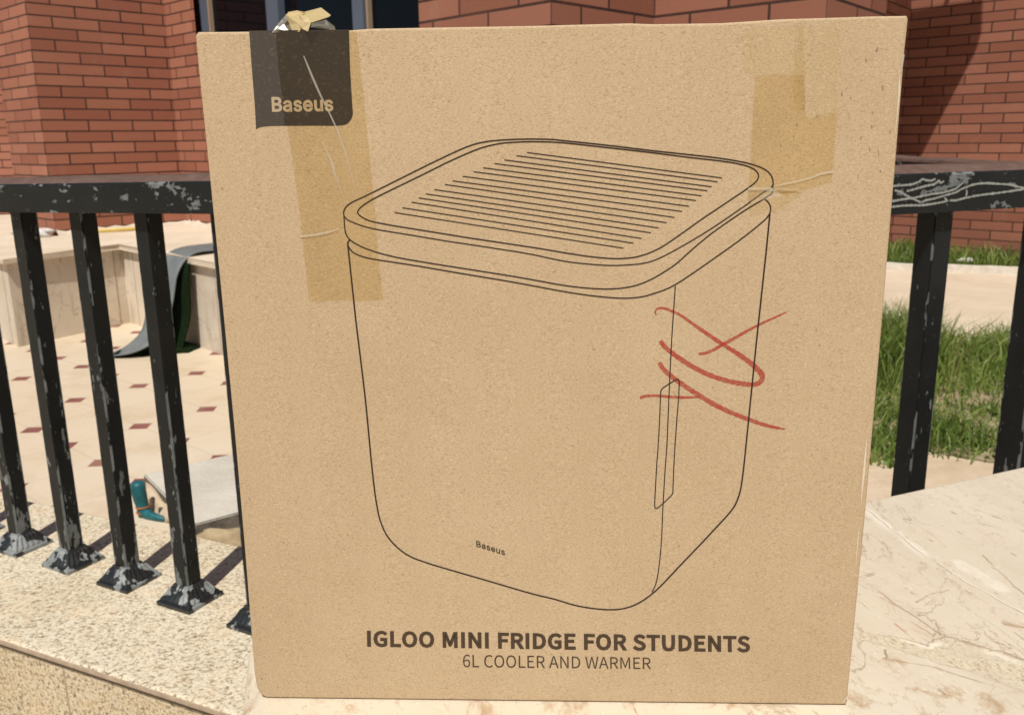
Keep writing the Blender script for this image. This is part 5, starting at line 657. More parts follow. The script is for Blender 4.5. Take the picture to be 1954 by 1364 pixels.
M['orange'] = mat_plain('rusty_band', (0.36, 0.11, 0.03, 1), 0.6, 0.3, 0.3, 80)
M['hose'] = mat_plain('grey_hose', (0.06, 0.06, 0.055, 1), 0.6, 0.4, 0.3, 60)
M['slab'] = mat_soil('grey_paving_stone', (0.50, 0.465, 0.395, 1), (0.60, 0.56, 0.48, 1), 6)
M['sack'] = mat_soil('burlap_cloth', (0.30, 0.225, 0.13, 1), (0.46, 0.36, 0.22, 1), 30)
M['white_plastic'] = mat_plain('white_plastic_sheet', (0.62, 0.60, 0.56, 1), 0.35, 0.5, 0.2, 40)
M['yellow'] = mat_plain('yellow_plastic_tape', (0.66, 0.50, 0.14, 1), 0.5, 0.4, 0.2, 30)
M['fillet'] = mat_plain('pale_mortar', (0.58, 0.50, 0.40, 1), 0.8, 0.2, 0.2, 20)
M['metal_grey'] = mat_plain('grey_metal_panel', (0.30, 0.31, 0.32, 1), 0.5, 0.4, 0.1, 5)

# ---------------------------------------------------------------- ground, plaza, path
def sheet(name, poly, z, mat):
    return structure(mesh_obj(name, [(x, y, z) for x, y in poly], [tuple(range(len(poly)))], mat))


sheet('ground', [(-150, -150), (150, -150), (150, 150), (-150, 150)], 0.0, M['ground'])
sheet('plaza_paving', [(-9, 0.9), (0.4, 0.9), (0.55, 2.6), (0.2, 4.2), (-9, 8.5)], 0.004, M['plaza'])
pd = Vector((0.93, -0.36))
pn = (1.72, 4.02)
pf = (2.54, 5.92)
sheet('path', [(pn[0] - 1.6 * pd.x, pn[1] - 1.6 * pd.y), (pn[0] + 8 * pd.x, pn[1] + 8 * pd.y), (pf[0] + 8 * pd.x, pf[1] + 8 * pd.y), (pf[0] - 1.2 * pd.x, pf[1] - 1.2 * pd.y)], 0.006, M['path'])
# low rough kerb between the path and the grass strip under the wall
bm = bmesh.new()
N = 60
prev = None
for i in range(N + 1):
    s = -1.2 + 5.2 * i / N
    cx, cy = pf[0] + pd.x * s, pf[1] + pd.y * s
    h = 0.045 + 0.012 * rng.rand()
    wv = 0.05 + 0.012 * rng.rand()
    nx, ny = 0.36, 0.93
    ring = [bm.verts.new((cx - nx * 0.004, cy - ny * 0.004, 0.0)), bm.verts.new((cx, cy, h)), bm.verts.new((cx + nx * wv, cy + ny * wv, h)), bm.verts.new((cx + nx * wv, cy + ny * wv, 0.0))]
    if prev:
        for a in range(3):
            bm.faces.new((prev[a], prev[a + 1], ring[a + 1], ring[a]))
    prev = ring
structure(bm_obj('kerb', bm, M['kerb'], smooth=False))

# ---------------------------------------------------------------- brick building
building = thing('brick_building', 'red brick building with dark joints, zigzag pilasters and blue grey window frames', 'building', (0, 0, 0))
fac = [(-8.0, 7.9), (-2.0, 6.5), (-2.89, 5.29), (-2.50, 4.92), (-1.985, 5.49), (-1.738, 5.253), (-0.20, 3.779), (-0.291, 3.117), (0.126, 2.668), (0.474, 3.047), (0.895, 2.649), (1.241, 3.09), (1.05, 3.35), (1.60, 5.02), (2.835, 6.617), (6.6, 2.75)]
T = 0.16
off = []
for i, pnt in enumerate(fac):
    dirs = []
    if i > 0:
        dirs.append((Vector(pnt) - Vector(fac[i - 1])).normalized())
    if i < len(fac) - 1:
        dirs.append((Vector(fac[i + 1]) - Vector(pnt)).normalized())
    nrm = Vector((0, 0))
    for d_ in dirs:
        nrm += Vector((-d_.y, d_.x))
    nrm.normalize()
    c_ = max(0.45, nrm.dot(Vector((-dirs[0].y, dirs[0].x))))
    off.append(Vector(pnt) + nrm * (T / c_))
TOPZ = Z0 + 3.4


def wall_piece(i, z0, z1, mat, zline, row, ulen, u_from_end=False, ushift=0.0, name='wall'):
    a, b = Vector(fac[i]), Vector(fac[i + 1])
    a2, b2 = off[i], off[i + 1]
    L = (b - a).length
    ua, ub = (100 * ulen - L, 100 * ulen) if u_from_end else (100 * ulen, 100 * ulen + L)
    ua += ushift
    ub += ushift
    vz = lambda z: z - (zline + Z0) + 100 * row
    v = [(a.x, a.y, z0), (b.x, b.y, z0), (b.x, b.y, z1), (a.x, a.y, z1), (a2.x, a2.y, z0), (b2.x, b2.y, z0), (b2.x, b2.y, z1), (a2.x, a2.y, z1)]
    uv = [(ua, vz(z0)), (ub, vz(z0)), (ub, vz(z1)), (ua, vz(z1))]
    uv += uv
    f = [(0, 1, 2, 3), (5, 4, 7, 6), (3, 2, 6, 7), (1, 0, 4, 5)]
    return mesh_obj(name, v, f, mat, building, uvs=uv)


BL, BR = M['brick_left'], M['brick_right']
LL = dict(mat=BL, zline=0.719, row=0.059, ulen=0.25)
RR = dict(mat=BR, row=0.065, ulen=0.27)
wall_piece(0, 0, TOPZ, **LL)
wall_piece(1, 0, TOPZ, **LL)
wall_piece(2, 0, TOPZ, u_from_end=True, **LL)
wall_piece(3, 0, TOPZ, **LL)
wall_piece(4, 0, TOPZ, ushift=0.06, **LL)
wall_piece(5, 0, Z0 + 0.36, **LL)                       # under the window
wall_piece(5, Z0 + 2.6, TOPZ, **LL)
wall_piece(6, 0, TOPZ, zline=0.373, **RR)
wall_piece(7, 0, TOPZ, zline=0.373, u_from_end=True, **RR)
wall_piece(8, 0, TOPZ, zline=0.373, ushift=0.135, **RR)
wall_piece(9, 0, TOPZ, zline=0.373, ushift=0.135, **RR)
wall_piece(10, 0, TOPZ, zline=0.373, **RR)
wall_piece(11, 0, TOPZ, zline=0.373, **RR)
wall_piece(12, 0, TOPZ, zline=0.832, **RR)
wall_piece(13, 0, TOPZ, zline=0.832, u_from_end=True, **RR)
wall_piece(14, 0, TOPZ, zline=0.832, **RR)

# window between the left pilaster and the zigzag pier
wo = Vector((-1.738, 5.253))
wd = (Vector((-0.20, 3.779)) - wo)
WL = wd.length
wd.normalize()
wnrm = Vector((-wd.y, wd.x))                              # into the building


def wbox(bm, s0, s1, d0, d1, z0, z1):
    q = []
    for z in (z0, z1):
        for s, d_ in ((s0, d0), (s1, d0), (s1, d1), (s0, d1)):
            pp = wo + wd * s + wnrm * d_
            q.append(bm.verts.new((pp.x, pp.y, z)))
    for k in ((3, 2, 1, 0), (4, 5, 6, 7), (0, 1, 5, 4), (1, 2, 6, 5), (2, 3, 7, 6), (3, 0, 4, 7)):
        bm.faces.new([q[i] for i in k])


win = bpy.data.objects.new('window', None)
link(win)
win.parent = building
wz0, wz1 = Z0 + 0.362, Z0 + 2.598
bm = bmesh.new()
wbox(bm, 0.012, 0.085, 0.03, 0.09, wz0, wz1)
for s0, s1 in ((0.70, 0.81), (1.415, 1.495)):
    wbox(bm, s0, s1, 0.02, 0.08, wz0 + 0.07, wz1 - 0.06)
wbox(bm, WL - 0.08, WL - 0.01, 0.03, 0.09, wz0, wz1)
wbox(bm, 0.087, WL - 0.082, 0.03, 0.09, wz0, wz0 + 0.068)
wbox(bm, 0.087, WL - 0.082, 0.03, 0.09, wz1 - 0.058, wz1)
bm_obj('frame', bm, M['frame'], win)
for s0 in (0.0865, 1.497):
    bm = bmesh.new()
    wbox(bm, s0, s0 + 0.014, 0.034, 0.07, wz0 + 0.07, wz1 - 0.06)
    bm_obj('seal_strip', bm, M['frame_strip'], win)
for s0, s1 in ((0.102, 0.698), (0.812, 1.413), (1.512, WL - 0.082)):
    bm = bmesh.new()
    wbox(bm, s0, s1, 0.058, 0.064, wz0 + 0.069, wz1 - 0.059)
    bm_obj('pane', bm, M['glass'], win)
# near-black sheet, painted in place of the unlit room behind the panes
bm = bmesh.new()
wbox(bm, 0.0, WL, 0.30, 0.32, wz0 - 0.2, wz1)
bm_obj('dark_backing', bm, mat_plain('dark_interior', (0.012, 0.011, 0.011, 1), 0.9, 0.1), win)

# mortar fillet along the foot of the left facade
bm = bmesh.new()
for (a, b) in ((3, 4), (4, 5), (5, 6)):
    A_, B_ = Vector(fac[a]), Vector(fac[b])
    d_ = (B_ - A_).normalized()
    nn = Vector((d_.y, -d_.x))
    st = 14
    prev = None
    for i in range(st + 1):
        c_ = A_ + (B_ - A_) * (i / st)
        w_ = 0.022 + 0.014 * rng.rand()
        h_ = 0.020 + 0.016 * rng.rand()
        ring = [bm.verts.new((c_.x + nn.x * 0.002, c_.y + nn.y * 0.002, Z0 - 0.487 + h_)), bm.verts.new((c_.x + nn.x * w_, c_.y + nn.y * w_, Z0 - 0.487 + h_ * 0.35)), bm.verts.new((c_.x + nn.x * w_ * 1.2, c_.y + nn.y * w_ * 1.2, Z0 - 0.4875))]
        if prev:
            for q in range(2):
                bm.faces.new((prev[q], prev[q + 1], ring[q + 1], ring[q]))
        prev = ring
bm_obj('mortar_fillet', bm, M['fillet'], building, smooth=True)

# added unseen panel, outline shaped to throw the slanting shade on the right wall
sh = -LIGHT
dD = (Vector(fac[15]) - Vector(fac[14])).normalized()
shade = [(-0.9, 0.80), (0.002, 0.831), (0.464, 0.856), (0.479, 0.65), (0.463, 0.552), (0.151, -0.171), (0.06, -0.40), (-0.9, -0.40)]
front = []
tt = 2.1
for s, h in shade:
    p3 = Vector((fac[14][0] + dD.x * s, fac[14][1] + dD.y * s, Z0 + h)) + sh * tt
    front.append(p3)
nD = Vector((dD.y, -dD.x, 0)) * 0.03
n = len(front)
mesh_obj('shade_caster', [tuple(q) for q in front] + [tuple(q + nD) for q in front], [tuple(range(n)), tuple(range(2 * n - 1, n - 1, -1))] + [(i, n + i, n + (i + 1) % n, (i + 1) % n) for i in range(n)], M['metal_grey'], building)

# added stay: ties the unseen panel to the wall, casts a thin bar shadow
w0_ = Vector((fac[14][0] + dD.x * 0.225, fac[14][1] + dD.y * 0.225, Z0 + 0.835))
pt_ = w0_ + sh * tt
wn_ = Vector((dD.y, -dD.x, 0))
gap_ = (pt_ - w0_).dot(wn_)
bm = bmesh.new()
e_ = [pt_ + dD.to_3d() * a_ + Vector((0, 0, b_)) for a_, b_ in ((-0.012, -0.012), (0.012, -0.012), (0.012, 0.012), (-0.012, 0.012))]
q_ = [bm.verts.new(x) for x in e_] + [bm.verts.new(x - wn_ * (gap_ + 0.02)) for x in e_]
for kk in ((0, 1, 2, 3), (7, 6, 5, 4), (0, 4, 5, 1), (1, 5, 6, 2), (2, 6, 7, 3), (3, 7, 4, 0)):
    bm.faces.new([q_[i] for i in kk])
bm_obj('shade_caster_stay', bm, M['metal_grey'], building)

# ---------------------------------------------------------------- low stone terrace in front of the left facade
LZ = Z0 - 0.487
terr = thing('stone_terrace', 'low cream stone terrace with a projecting slab edge along the brick wall', 'terrace', (-1.9, 4.4, 0))
foot = [(-4.4, 6.25), (-3.2, 4.95), (-2.256, 3.964), (-1.967, 4.501), (-0.2, 2.64), (0.5, 3.3), (-0.4, 4.2), (-1.8, 5.8), (-2.5, 5.6), (-3.4, 6.6)]


def rel(o, parent):
    """keep world placement under a moved parent"""
    o.location = -Vector(parent.location)
    return o


v, f = prism(foot, 0.0, LZ - 0.026)
rel(mesh_obj('wall_cladding', v, f, M['panel'], terr), terr)
lip = 0.022
top = [foot[0]]
outl = []
for i in range(5):
    a = Vector(foot[i])
    dirs = []
    if i > 0:
        dirs.append((a - Vector(foot[i - 1])).normalized())
    if i < 4:
        dirs.append((Vector(foot[i + 1]) - a).normalized())
    nn = Vector((0, 0))
    for d_ in dirs:
        nn += Vector((d_.y, -d_.x))
    nn.normalize()
    # outward is towards the plaza (camera side)
    cc = max(0.5, abs(nn.dot(Vector((dirs[0].y, -dirs[0].x)))))
    outl.append(tuple(a + nn * lip / cc))
capv = outl + foot[5:]
rel(bevelled_prism('coping_slab', capv, LZ - 0.026, LZ, M['ledge'], terr, 0.004, 2), terr)
# standing panel joints near the corners
for (a_, b_, s_) in ((1, 2, 0.94), (2, 3, 0.10), (2, 3, 0.91), (3, 4, 0.05), (3, 4, 0.40)):
    A_, B_ = Vector(foot[a_]), Vector(foot[b_])
    e_ = (B_ - A_).normalized()
    nn = Vector((e_.y, -e_.x))
    c_ = A_.lerp(B_, s_)
    q = [(c_ + e_ * d_ + nn * o_) for d_, o_ in ((-0.003, 0.0012), (0.003, 0.0012), (0.003, -0.004), (-0.003, -0.004))]
    v, f = prism([tuple(x) for x in q], 0.004, LZ - 0.028)
    rel(mesh_obj('panel_joint', v, f, M['dirt_edge'], terr), terr)

# ---------------------------------------------------------------- granite wall that carries the railings
CZ = Z0 - 0.62
gw = thing('granite_wall', 'speckled granite dwarf wall under the black railing posts', 'wall', (-0.04, 0.9, 0))
fdir, bdir = (0.906, -0.423), (0.912, -0.41)
fp, bp = (-0.672, 1.035), (-0.939, 1.516)
rdir = Vector((0.93, 0.37)).normalized()
rc = Vector((0.444, 1.091))
rn = Vector((-rdir.y, rdir.x))
rfp, rbp = rc - rn * 0.155, rc + rn * 0.155
inner = inter(fp, fdir, rfp, rdir)
outer = inter(bp, bdir, rbp, rdir)
PLI = [(fp[0] - 2.0 * fdir[0], fp[1] - 2.0 * fdir[1]), inner, tuple(rfp + rdir * 1.2), tuple(rbp + rdir * 1.2), outer, (bp[0] - 2.0 * bdir[0], bp[1] - 2.0 * bdir[1])]


def inset(poly, d_):
    out = []
    n_ = len(poly)
    for i in range(n_):
        a, b, c_ = Vector(poly[i - 1]), Vector(poly[i]), Vector(poly[(i + 1) % n_])
        e1, e2 = (b - a).normalized(), (c_ - b).normalized()
        n1, n2 = Vector((-e1.y, e1.x)), Vector((-e2.y, e2.x))
        m_ = (n1 + n2).normalized()
        out.append(tuple(b + m_ * d_ / max(0.4, m_.dot(n1))))
    return out


wallp = inset(PLI, 0.004)
v, f = prism(wallp, 0.0, CZ - 0.0125)
rel(mesh_obj('wall_face', v, f, M['granite_face'], gw), gw)
v, f = prism(inset(PLI, 0.0010), CZ - 0.0130, CZ - 0.0085)
rel(mesh_obj('mortar_joint', v, f, M['joint'], gw), gw)
# coping: granite top with a rounded weathered edge
bm = bmesh.new()
v, f = prism(PLI, CZ - 0.009, CZ)
vs = [bm.verts.new(q) for q in v]
for q in f:
    bm.faces.new([vs[i] for i in q])
bmesh.ops.bevel(bm, geom=[e for e in bm.edges if abs(e.verts[0].co.z - CZ) < 1e-5 and abs(e.verts[1].co.z - CZ) < 1e-5], offset=0.005, segments=3, profile=0.55, affect='EDGES')
bm.normal_update()
for fc in bm.faces:
    fc.material_index = 0 if fc.normal.z > 0.60 else 1
rel(bm_obj('coping', bm, [M['granite'], M['dirt_edge']], gw), gw)
# vertical joints of the facing stones
for s in (-0.62, 0.112, 0.86):
    bm = bmesh.new()
    e = Vector(fdir)
    nn = Vector((e.y, -e.x))
    c_ = Vector(fp) + e * s - nn * 0.004
    a, b = c_ - e * 0.0013, c_ + e * 0.0013
    q = [bm.verts.new((pp.x + nn.x * o_, pp.y + nn.y * o_, z_)) for z_ in (0.02, CZ - 0.02) for pp, o_ in ((a, 0.0006), (b, 0.0006), (b, -0.004), (a, -0.004))]
    for kk in ((0, 1, 5, 4), (1, 2, 6, 5), (3, 0, 4, 7), (4, 5, 6, 7), (3, 2, 1, 0)):
        bm.faces.new([q[i] for i in kk])
    rel(bm_obj('stone_joint', bm, M['dirt_edge'], gw), gw)

# ---------------------------------------------------------------- railings
def post_bm(w, h, bev=0.0012):
    bm = bmesh.new()
    box_bm(bm, -w / 2, w / 2, -w / 2, w / 2, 0.0, h)
    bmesh.ops.bevel(bm, geom=[e for e in bm.edges if abs(e.verts[0].co.z - e.verts[1].co.z) > 0.1], offset=bev, segments=2, affect='EDGES')
    return bm


def base_bm(w0, w1, h):
    """square cast foot: plinth step, ogee sides, fine ribs"""
    prof = [(w0 * a_, h * b_) for a_, b_ in ((0.5, 0), (0.5, 0.17), (0.485, 0.22), (0.445, 0.235), (0.435, 0.33), (0.385, 0.47), (0.335, 0.64), (0.295, 0.82))] + [(w1 / 2 + 0.0024, h * 0.92), (w1 / 2 + 0.0020, h), (w1 / 2 - 0.001, h)]
    bm = bmesh.new()
    rings = []
    K = 12
    for j, (r, z) in enumerate(prof):
        ring = []
        for side in range(4):
            for i in range(K):
                t = -1 + 2 * i / K
                x, y = t * r, -r
                # ribs pressed into the flanks
                if 4 <= j <= 7 and 0 < i < K:
                    y += (0.0011 if i % 2 else -0.0007)
                a = side * math.pi / 2
                ring.append(bm.verts.new((x * math.cos(a) - y * math.sin(a), x * math.sin(a) + y * math.cos(a), z)))
        rings.append(ring)
    n_ = 4 * K
    for r0, r1 in zip(rings, rings[1:]):
        for i in range(n_):
            bm.faces.new((r0[i], r0[(i + 1) % n_], r1[(i + 1) % n_], r1[i]))
    return bm


def rail_mesh(name, p0, p1, z0, z1, width, h, crown, parent, mat, topmat, seg=24):
    """handrail bar from p0 to p1: flat face, crowned worn top"""
    p0, p1 = Vector(p0), Vector(p1)
    d_ = (p1 - p0).normalized()
    nn = Vector((-d_.y, d_.x))
    w = width / 2
    prof = [(-w, 0.0), (-w, h - 0.0025), (-w + 0.002, h), (-w * 0.45, h + crown * 0.75), (w * 0.1, h + crown), (w * 0.6, h + crown * 0.85), (w - 0.002, h + crown * 0.5), (w, h), (w, 0.0)]
    verts, faces, fm = [], [], []
    m_ = len(prof)
    for i in range(seg + 1):
        t = i / seg
        c_ = p0.lerp(p1, t)
        z = z0 + (z1 - z0) * t
        for a, b in prof:
            wob = 0.0006 * math.sin(i * 1.7 + a * 300)
            verts.append((c_.x + nn.x * a, c_.y + nn.y * a, z + b + (wob if b > h else 0)))
    for i in range(seg):
        for j in range(m_):
            k = (j + 1) % m_
            faces.append((i * m_ + j, (i + 1) * m_ + j, (i + 1) * m_ + k, i * m_ + k))
            fm.append(1 if 2 <= j <= 6 else 0)
    faces.append(tuple(range(m_)))
    fm.append(0)
    faces.append(tuple(seg * m_ + j for j in range(m_ - 1, -1, -1)))
    fm.append(0)
    o = mesh_obj(name, verts, faces, None, parent, mats=[mat, topmat], fmat=fm)
    bm = bmesh.new()
    bm.from_mesh(o.data)
    bmesh.ops.recalc_face_normals(bm, faces=bm.faces)
    bm.to_mesh(o.data)
    bm.free()
    return o


lp0, lstep = Vector((-0.7843, 1.3052)), Vector((0.1098, -0.0592))
lang = math.atan2(lstep.y, lstep.x)
lefty = thing('metal_railing', 'flaking black railing of square bars to the left of the cardboard box', 'railing', (lp0.x, lp0.y, CZ), 0.0)
corner2 = inter(lp0, lstep, rc, rdir)


def zrail(k):
    return Z0 - 0.091 + 0.0026 * k


first = None
for k in range(-1, 5):
    c_ = lp0 + lstep * (k + (0.06 if k == 4 else 0.0))
    zb = zrail(k)
    if first is None:
        pb = bm_obj('baluster', post_bm(0.0245, 0.5325), M['paint'], lefty)
        bb = bm_obj('base_cover', base_bm(0.063, 0.0245, 0.028), M['paint_base'], pb)
        first = (pb, bb)
    else:
        pb = first[0].copy()
        link(pb)
        pb.parent = lefty
        bb = first[1].copy()
        link(bb)
        bb.parent = pb
    pb.location = (c_.x - lp0.x, c_.y - lp0.y, 0)
    pb.rotation_euler = (0, 0, lang + rng.uniform(-0.02, 0.02))
    pb.scale = (1, 1, (zb - CZ) / 0.5325)
    bb.scale = (1, 1, 1.0 / pb.scale[2])
a_, b_ = lp0 + lstep * -6, Vector(corner2)
ka, kb = -6, (b_ - lp0).length / lstep.length
hr = rail_mesh('handrail', a_ - lp0, b_ - lp0, zrail(ka) - CZ, zrail(kb) - CZ, 0.052, 0.0375, 0.0085, lefty, M['paint_rail'], M['rail_top'])
# corner post hidden by the box carries both rails
right = thing('metal_railing', 'flaking black railing of square bars to the right of the cardboard box', 'railing', (rc.x, rc.y, CZ), 0.0)
rang = math.atan2(rdir.y, rdir.x)
RZ = Z0 - 0.095
for s, w, mt in ((0.0987, 0.030, M['paint_mid']), (0.30, 0.040, M['paint_wide'])):
    pb = bm_obj('baluster', post_bm(w, RZ - CZ), mt, right)
    pb.location = (rdir.x * s, rdir.y * s, 0)
    pb.rotation_euler = (0, 0, rang)
    bb = bm_obj('base_cover', base_bm(w * 2.2, w, 0.026), M['paint_base'], pb)
cpost = bm_obj('corner_post', post_bm(0.045, RZ - CZ), M['paint_wide'], right)
cpost.location = (corner2[0] - rc.x, corner2[1] - rc.y, 0)
rail_mesh('handrail', Vector(corner2) - rc, rdir * 1.2, RZ - CZ, RZ - CZ, 0.056, 0.0475, 0.009, right, M['paint_rail'], M['rail_top'])
SCRATCH = [[(-0.03, -0.0608), (0.0, -0.0608), (0.0115, -0.0606), (0.0264, -0.06), (0.0362, -0.0576), (0.0425, -0.054), (0.0477, -0.0556), (0.0564, -0.0566), (0.0629, -0.0546)], [(0.019, -0.0677), (0.0338, -0.0653), (0.0486, -0.0624), (0.0621, -0.0609), (0.0684, -0.0566), (0.0722, -0.0599), (0.0771, -0.0573)], [(0.0006, -0.0658), (0.0091, -0.068), (0.0179, -0.0721), (0.0302, -0.077), (0.0435, -0.0819)], [(0.0435, -0.0819), (0.0508, -0.0794), (0.0643, -0.0779), (0.0744, -0.076), (0.0846, -0.0742), (0.0982, -0.0717), (0.1065, -0.0681), (0.1151, -0.0658), (0.1236, -0.0635), (0.136, -0.0622), (0.1505, -0.0623), (0.1652, -0.0635), (0.1877, -0.0651), (0.2013, -0.0682), (0.225, -0.072)], [(-0.02, -0.080), (0.0004, -0.0784), (0.0134, -0.077), (0.0301, -0.0761), (0.0467, -0.0738), (0.0601, -0.0723), (0.0738, -0.0715), (0.0874, -0.0697), (0.0976, -0.0672), (0.104, -0.0628), (0.1086, -0.06)], [(-0.02, -0.086), (0.0011, -0.0851), (0.0143, -0.0844), (0.0311, -0.0847), (0.0447, -0.0852), (0.0583, -0.0845), (0.0719, -0.0833), (0.0839, -0.082)], [(0.089, -0.0811), (0.0996, -0.0815), (0.1135, -0.0792), (0.131, -0.0772), (0.1453, -0.076), (0.1671, -0.075), (0.1891, -0.0735), (0.225, -0.0708)], [(0.1146, -0.069), (0.1161, -0.073), (0.115, -0.0775)], [(0.0798, -0.0775), (0.0866, -0.0826)]]
mscr = mat_plain('bare_metal_scratch', (0.30, 0.30, 0.27, 1), 0.5, 0.3, 0.35, 200)
rrail = bpy.data.objects['handrail.001']
for n_, path in enumerate(SCRATCH):
    Q = []
    for (a, b), (c_, d_) in zip(path, path[1:]):
        for t_ in np.linspace(0, 1, 6, endpoint=False):
            Q.append((a + (c_ - a) * t_, b + (d_ - b) * t_))
    Q.append(path[-1])
    V, F = [], []
    for i, (a, b) in enumerate(Q):
        i0, i1 = Q[max(i - 1, 0)], Q[min(i + 1, len(Q) - 1)]
        tx, tz = i1[0] - i0[0], i1[1] - i0[1]
        L_ = math.hypot(tx, tz)
        w_ = (0.0010 + 0.0004 * math.sin(i * 2.3) + 0.0005 * random.random()) * (0.4 if i in (0, len(Q) - 1) else 1)
        for sg in (1, -1):
            aa, bb = a - tz / L_ * w_ * sg, b + tx / L_ * w_ * sg
            pp = rdir * aa - rn * (0.0284 + 0.00005 * n_)
            V.append((pp.x, pp.y, Z0 + bb - CZ))
    F = [(2 * i, 2 * i + 1, 2 * i + 3, 2 * i + 2) for i in range(len(Q) - 1)]
    mesh_obj('paint_scratch', V, F, mscr, rrail)
rail_mesh('branch_rail', Vector((0.735, 1.26)) - rc, Vector((0.80, 2.75)) - rc, RZ - CZ + 0.014, RZ - CZ + 0.014, 0.052, 0.030, 0.0085, right, M['paint_rail'], M['rail_top'])
pb = bm_obj('end_post', post_bm(0.04, Z0 - 0.09), M['paint_wide'], right)
pb.location = (0.80 - rc.x, 2.72 - rc.y, -CZ)

# ---------------------------------------------------------------- marble slab on its plinth
MZ = Z0 - 0.2919
mb = thing('marble_ledge', 'cream veined marble slab under the cardboard box', 'ledge', (0.3, 0.45, 0))
e1 = Vector((0.92, 0.39)).normalized()
e2 = Vector((0.215, -0.976))
cA = Vector((-0.163, 0.4885))
slab = [tuple(cA + e2 * 0.75), tuple(cA + e1 * 1.9 + e2 * 0.60), tuple(cA + e1 * 1.9), tuple(cA + e1 * 0.02), tuple(cA + e1 * 0.006 + e2 * 0.006), tuple(cA + e2 * 0.022)]
bm = bmesh.new()
v, f = prism(slab, MZ - 0.05, MZ)
vs = [bm.verts.new(q) for q in v]
for q in f:
    bm.faces.new([vs[i] for i in q])
bmesh.ops.bevel(bm, geom=[e for e in bm.edges if abs(e.verts[0].co.z - e.verts[1].co.z) < 1e-5], offset=0.006, segments=4, profile=0.5, affect='EDGES')
rel(bm_obj('slab', bm, M['marble'], mb), mb)
pl = [tuple(cA + e1 * 0.05 + e2 * 0.55), tuple(cA + e1 * 1.85 + e2 * 0.45), tuple(cA + e1 * 1.85 + e2 * 0.05), tuple(cA + e1 * 0.05 + e2 * 0.05)]
v, f = prism(pl, 0.0, MZ - 0.05)
rel(mesh_obj('plinth', v, f, M['panel'], mb), mb)

# ---------------------------------------------------------------- the cardboard box
BW, BH, BD = 0.31522, 0.340, 0.245
yaw = -0.0430302859
bd = Vector((math.cos(yaw), math.sin(yaw)))
bc = Vector((0.0164909124, 0.415849246))
bo = bc - bd * BW / 2
box = thing('cardboard_box', 'large brown cardboard carton printed with a line drawing of a mini fridge', 'box', (bo.x, bo.y, MZ + 0.0004), yaw)
# outline of the front: slightly squashed left edge, soft lower left corner, dented top edge
ol = []
for s, t in ((0.0062, 0.0), (0.10, 0.0), (0.20, 0.0), (0.3145, 0.0), (0.3152, 0.0007), (0.3156, 0.05), (0.3160, 0.11), (0.3158, 0.2), (0.3154, 0.28), (0.3150, 0.325), (0.3153, 0.3385), (0.3145, 0.3398), (0.30, 0.3399), (0.26, 0.3396), (0.235, 0.3386), (0.205, 0.3388), (0.195, 0.3394), (0.15, 0.3393), (0.08, 0.3397), (0.068, 0.3391), (0.05, 0.3390), (0.03, 0.3396), (0.012, 0.3398), (0.0015, 0.3400), (0.0002, 0.3385), (0.0002, 0.325), (0.0008, 0.28), (0.0014, 0.22), (0.0018, 0.15), (0.0017, 0.09), (0.0012, 0.04), (0.0009, 0.015), (0.0016, 0.006), (0.0034, 0.0018)):
    a_, b_ = s / 0.3152, t / 0.34
    ol.append((-0.00076 * (1 - a_) * (1 - b_) + 0.31475 * a_ * (1 - b_) + 0.00046 * (1 - a_) * b_ + 0.3155 * a_ * b_, 0.33975 * (1 - a_) * b_ + 0.34091 * a_ * b_))
bm = bmesh.new()
n = len(ol)
fr = [bm.verts.new((s, 0.0, t)) for s, t in ol]
bk = [bm.verts.new((s, BD, t)) for s, t in ol]
bm.faces.new(fr)
bm.faces.new(bk[::-1])
for i in range(n):
    bm.faces.new((fr[i], bk[i], bk[(i + 1) % n], fr[(i + 1) % n]))
bmesh.ops.recalc_face_normals(bm, faces=bm.faces)
fe = [e for e in bm.edges if abs(e.verts[0].co.y) < 1e-6 and abs(e.verts[1].co.y) < 1e-6]
bmesh.ops.bevel(bm, geom=fe, offset=0.0011, segments=3, profile=0.5, affect='EDGES')
bm_obj('carton', bm, M['card'], box)


def face3(P, lift):
    return [(p[0] * 1e-5, -lift, p[1] * 1e-5) for p in P]


def ribbon(P, lift, width=None):
    """flat strip along a polyline on the face; P holds x, y and (without width) the full width"""
    q = np.array([[p[0], p[1]] for p in P], float) * 1e-5
    if width is None:
        hw = np.array([p[2] for p in P], float) * 0.5e-5
    else:
        hw = np.full(len(q), width * 0.5e-3)
    d_ = np.gradient(q, axis=0) if len(q) > 2 else np.repeat([q[-1] - q[0]], len(q), axis=0)
    d_ /= np.maximum(np.linalg.norm(d_, axis=1), 1e-9)[:, None]
    nn = np.stack([-d_[:, 1], d_[:, 0]], 1)
    v = []
    for c_, m_, h in zip(q, nn, hw):
        v.append((c_[0] + m_[0] * h, -lift, c_[1] + m_[1] * h))
        v.append((c_[0] - m_[0] * h, -lift, c_[1] - m_[1] * h))
    f_ = [(2 * i, 2 * i + 1, 2 * i + 3, 2 * i + 2) for i in range(len(q) - 1)]
    return v, f_


def join(parts):
    V, F = [], []
    for v, f_ in parts:
        o = len(V)
        V += v
        F += [tuple(i + o for i in q) for q in f_]
    return V, F


# red pencil loops, under the printed lines
parts = []
for st in SCRIBBLE:
    st = [[p[0], p[1], p[2] * 1.2 * (1 + 0.10 * math.sin(i * 1.9) + 0.07 * random.uniform(-1, 1))] for i, p in enumerate(st)]
    parts.append(ribbon(st, 0.00006 + 0.00001 * len(parts)))
v, f = join(parts)
mesh_obj('marker_scribble', v, f, M['red'], box)
v, f = join([ribbon(P, 0.00014, wd_ * 1.3) for wd_, P in LINES])
drawing = mesh_obj('line_drawing', v, f, M['ink'], box)


